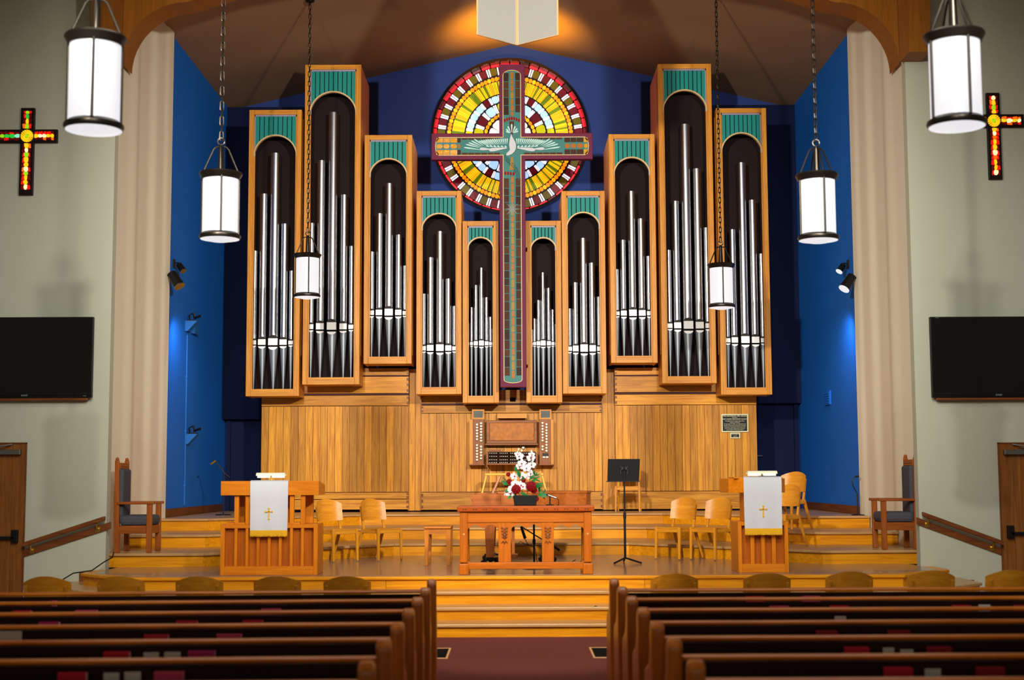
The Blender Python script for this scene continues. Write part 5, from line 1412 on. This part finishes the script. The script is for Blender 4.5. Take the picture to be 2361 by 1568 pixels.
for k in range(5): MB().box(-0.04, -0.03, -0.18, 0.18, -0.09+k*0.04, -0.07+k*0.04).build('vent_slat', BLUE, t)
# gooseneck and boom microphones at the sides
xg, zg = at(497, 1062, 23.6)
t = thing('boom_microphone', 'black boom microphone stand in the shade behind the wide lectern', 'microphone stand', (AX(515, 1180, 23.6), 23.6, L3))
dxg = xg-AX(515, 1180, 23.6); dzg = zg-L3
MB().lathe([(0.13, 0), (0.13, 0.012), (0.02, 0.02)], 16).build('stand_base', BLACK, t); MB().cyl((0, 0, 0.01), (0, 0, dzg-0.2), 0.012, n=8).build('stand_pole', BLACK, t)
MB().tube([(0.1, 0, dzg-0.28), (0, 0, dzg-0.2), (dxg, 0, dzg)], 0.01, 8).build('boom_arm', BLACK, t); MB().cyl((dxg, 0, dzg), (dxg-0.08, 0, dzg-0.06), 0.02, 0.016, n=10).build('microphone_body', BRASS, t)
x0, z0 = at(1978, 1186, 21.9)
t = thing('gooseneck_microphone', 'thin gooseneck microphone beside the right reveal, behind the armchair', 'microphone stand', (x0, 21.9, L3)); h = AZ(1972, 1099, 21.9)-L3
MB().lathe([(0.1, 0), (0.1, 0.01), (0.02, 0.02)], 16).build('stand_base', BLACK, t); MB().cyl((0, 0, 0.01), (0, 0, h*0.55), 0.01, n=8).build('stand_pole', BLACK, t)
MB().tube([(0, 0, h*0.55), (-0.06, 0, h*0.75), (-0.08, 0, h*0.9), (-0.03, 0, h)], 0.008, 8).build('gooseneck', BLACK, t, smooth=True); MB().cyl((-0.03, 0, h), (0.03, 0, h+0.005), 0.016, n=10).build('microphone_body', BLACK, t)
# cable at the left end of the stage
pts = [(-5.06, 18.2, L1+0.03), (-5.02, 18.0, L1-0.02), (-5.1, 17.9, S0+0.1), (-5.2, 17.75, S0+0.008), (-5.32, 17.4, S0+0.0), (-5.5, 17.3, S0-0.12)]
tag(MB().tube([tuple(p) for p in pts], 0.008, 6).build('loose_cable', BLACK), 'black cable trailing down over the left end of the stage steps', 'cable')

# ------------------------------------------------------------------ pews, hymnals, front chairs
ROWS = [11.27-0.83*k for k in range(7)]
ROWN = ['front', 'second', 'third', 'fourth', 'fifth', 'sixth', 'nearest']
def make_pew(side, k, proto):
    s = -1 if side == 'left' else 1
    xi = -0.60 if s < 0 else 0.755
    L = 5.2
    lab = '%s dark oak pew left of the aisle' % ROWN[k] if s < 0 else '%s dark oak pew right of the aisle' % ROWN[k]
    yaw = R(2.2) if s < 0 else 0
    if proto:
        t = copy_tree(proto); t.location = (xi, ROWS[k], 0); t.rotation_euler = (0, 0, yaw); t['label'] = lab; return t
    t = thing('pew', lab, 'pew', (xi, ROWS[k], 0), yaw, 'pews in rows facing the stage')
    # local x runs outward from the aisle
    def bx(x0, x1, y0, y1, z0, z1, nm, mat, **kw):
        a, b = sorted((s*x0, s*x1)); return MB().box(a, b, y0, y1, z0, z1).build(nm, mat, t, **kw)
    prof = [(-0.05, 0), (0.44, 0), (0.44, 0.52), (0.40, 0.60), (0.16, 0.66), (0.09, 0.74), (0.075, 0.84), (0.055, 0.885), (0.02, 0.905), (-0.02, 0.90), (-0.05, 0.87)]
    for x0, x1 in ((0, 0.075), (L-0.075, L)):
        a, b = sorted((s*x0, s*x1)); MB().prism(prof, 'x', a, b).build('pew_end', PEWW['z'], t, bevel=0.018)
    a, b = sorted((s*0.075, s*(L-0.075)))
    MB().prism([(0.035, 0.34), (0.06, 0.34), (0.025, 0.79), (0.0, 0.79)], 'x', a, b).build('back_panel', PEWB['x'], t)
    MB().prism([(-0.014, 0.799), (0.045, 0.799), (0.05, 0.806), (0.045, 0.816), (0.032, 0.823), (0.012, 0.825), (-0.006, 0.823), (-0.016, 0.816), (-0.02, 0.807)], 'x', a, b).build('top_rail', PEWW['x'], t, smooth=True)
    bx(0.075, L-0.075, 0.05, 0.46, 0.40, 0.44, 'seat', PEWW['x'], bevel=0.008)
    bx(0.075, L-0.075, 0.1, 0.13, 0.08, 0.40, 'seat_support', PEWB['x'])
    bx(0.12, L-0.12, -0.075, 0.02, 0.53, 0.545, 'book_rack', PEWB['x'])
    bx(0.12, L-0.12, -0.09, -0.075, 0.53, 0.725, 'rack_front', PEWB['x'])
    return t
for side in ('left', 'right'):
    p = None
    for k in range(7):
        q = make_pew(side, k, p); p = p or q
BK = []
def hymnal(px0, px1, py, row, side, kind, label):
    Y = ROWS[row]-0.04
    x0, x1 = AX(px0, py, Y), AX(px1, py, Y)
    xm = (x0+x1)/2
    if side == 'left': Y = ROWS[row]-0.04 + (xm+0.6)*math.tan(R(2.2))
    zt = AZ((px0+px1)/2, py, Y-0.02)
    if kind != 'card': zt = min(max(zt, 0.748), 0.765)
    w = (x1-x0)/2
    if kind == 'card':
        t = thing('pew_card', label, 'card', (xm, Y, 0.546), R(2.2) if side == 'left' else 0, 'cards in the pew racks')
        MB().box(-w, w, -0.022, -0.017, 0, zt-0.546).build('card_face', PAPER, t)
        return
    t = thing('hymnal', label, 'book', (xm, Y, 0.546), R(2.2) if side == 'left' else 0, 'hymnals in the pew racks')
    h = zt-0.546
    MB().box(-w, w, -0.03, -0.026, 0, h).box(-w, w, 0.004, 0.008, 0, h).box(-w, -w+0.004, -0.028, 0.006, 0, h).build('book_cover', BOOK[kind], t)
    MB().box(-w+0.006, w-0.003, -0.026, 0.004, 0.003, h-0.004).build('book_pages', PAPER, t)
items = {('left', 0): [(132, 142, 1385, 3)],
 ('left', 1): [(44, 86, 1402, 0), (185, 234, 1403, 3), (606, 650, 1401, 3)],
 ('left', 2): [(102, 149, 1429, 2), (413, 461, 1427, 0), (564, 610, 1426, 0)],
 ('left', 3): [(10, 64, 1456, 'card'), (340, 395, 1461, 0), (505, 561, 1461, 3)],
 ('left', 4): [(249, 308, 1496, 0), (339, 373, 1505, 'card'), (386, 422, 1504, 'card'), (440, 501, 1498, 2)],
 ('left', 5): [(146, 210, 1548, 0), (249, 283, 1552, 'card'), (296, 332, 1550, 'card'), (363, 429, 1549, 3)],
 ('right', 0): [(1720, 1761, 1371, 0), (1849, 1890, 1371, 3)],
 ('right', 1): [(1774, 1818, 1394, 3), (1913, 1956, 1393, 0), (2195, 2237, 1394, 0), (2254, 2281, 1394, 'card'), (2337, 2375, 1392, 1)],
 ('right', 2): [(1923, 1949, 1421, 'card')],
 ('right', 3): [(1881, 1929, 1450, 1), (2046, 2096, 1449, 1)],
 ('right', 4): [(1946, 2001, 1487, 0), (2034, 2059, 1494, 'card'), (2074, 2103, 1498, 'card'), (2137, 2191, 1490, 1)],
 ('right', 5): [(2037, 2101, 1534, 0), (2130, 2166, 1543, 'card'), (2249, 2312, 1534, 1)]}
CN = ['crimson', 'dark red', 'magenta', 'pink']
for (side, row), its in items.items():
    books = [i for i in its if i[3] != 'card']; cards = [i for i in its if i[3] == 'card']
    for i in its:
        if i[3] == 'card': lab = '%s grey card in the rack of the %s %s pew' % ('only' if len(cards) == 1 else ORD[cards.index(i)] + ' from left', ROWN[row], side)
        else: lab = '%s hymnal, %s in the rack of the %s %s pew' % (CN[i[3]], 'only one' if len(books) == 1 else ORD[books.index(i)] + ' from left', ROWN[row], side)
        hymnal(i[0], i[1], i[2], row, side, i[3], lab)
def front_chair(px, py, label):
    Y = 12.65
    t = make_chair(label, (AX(px, py, Y), Y+0.27, 0), R(180), True, 'wooden chairs before the front pew')
    # these chairs carry a wider curved back with side posts
    z1 = AZ(px, py, Y)
    k = z1/0.845
    for ch in t.children:
        pass
    t.scale = (1.0, 1.0, k)
    return t
lefts = [102, 273, 455, 636, 798]; rights = [(1557, 1322), (1772, 1321), (1963, 1317), (2153, 1315), (2334, 1314)]
for i, px in enumerate(lefts): front_chair(px, 1328.5 if i else 1329, 'wooden chair before the front left pew, %s of five from left' % ORD[i])
for i, (px, py) in enumerate(rights): front_chair(px, py, 'wooden chair before the front right pew, %s of five from left' % ORD[i])
# floor registers in the aisle
for px, py, nm in ((996, 1499, 'left'), (1403, 1497, 'right')):
    Y = 14.0; x = AX(px, py, Y)
    t = thing('floor_register', 'black floor grille with tan frame at the %s edge of the aisle' % nm, 'vent', (x, Y, 0))
    m = MB(); m.box(-0.15, 0.15, -0.40, -0.375, 0, 0.008); m.box(-0.15, 0.15, 0.375, 0.40, 0, 0.008); m.box(-0.17, -0.15, -0.40, 0.40, 0, 0.008); m.box(0.15, 0.17, -0.40, 0.40, 0, 0.008)
    m.build('register_frame', BEIGE, t)
    MB().box(-0.15, 0.15, -0.375, 0.375, 0, 0.003).build('register_pan', BLACKM, t)
    for k in range(18): MB().box(-0.145, 0.145, -0.36+k*0.041, -0.352+k*0.041, 0.002, 0.007).build('register_bar', BLACKM, t)
# small light in the steps
x, z = at(1373, 1401, 15.83)
t = thing('step_light', 'tiny glass light set in the front step riser near the right pews', 'light', (x, 15.79, z)); MB().cyl((0, -0.0, 0), (0, -0.012, 0), 0.018, n=12).build('light_lens', STEEL, t, smooth=True); MB().cyl((0, 0.01, 0), (0, -0.006, 0), 0.024, n=12).build('light_rim', BLACK, t)
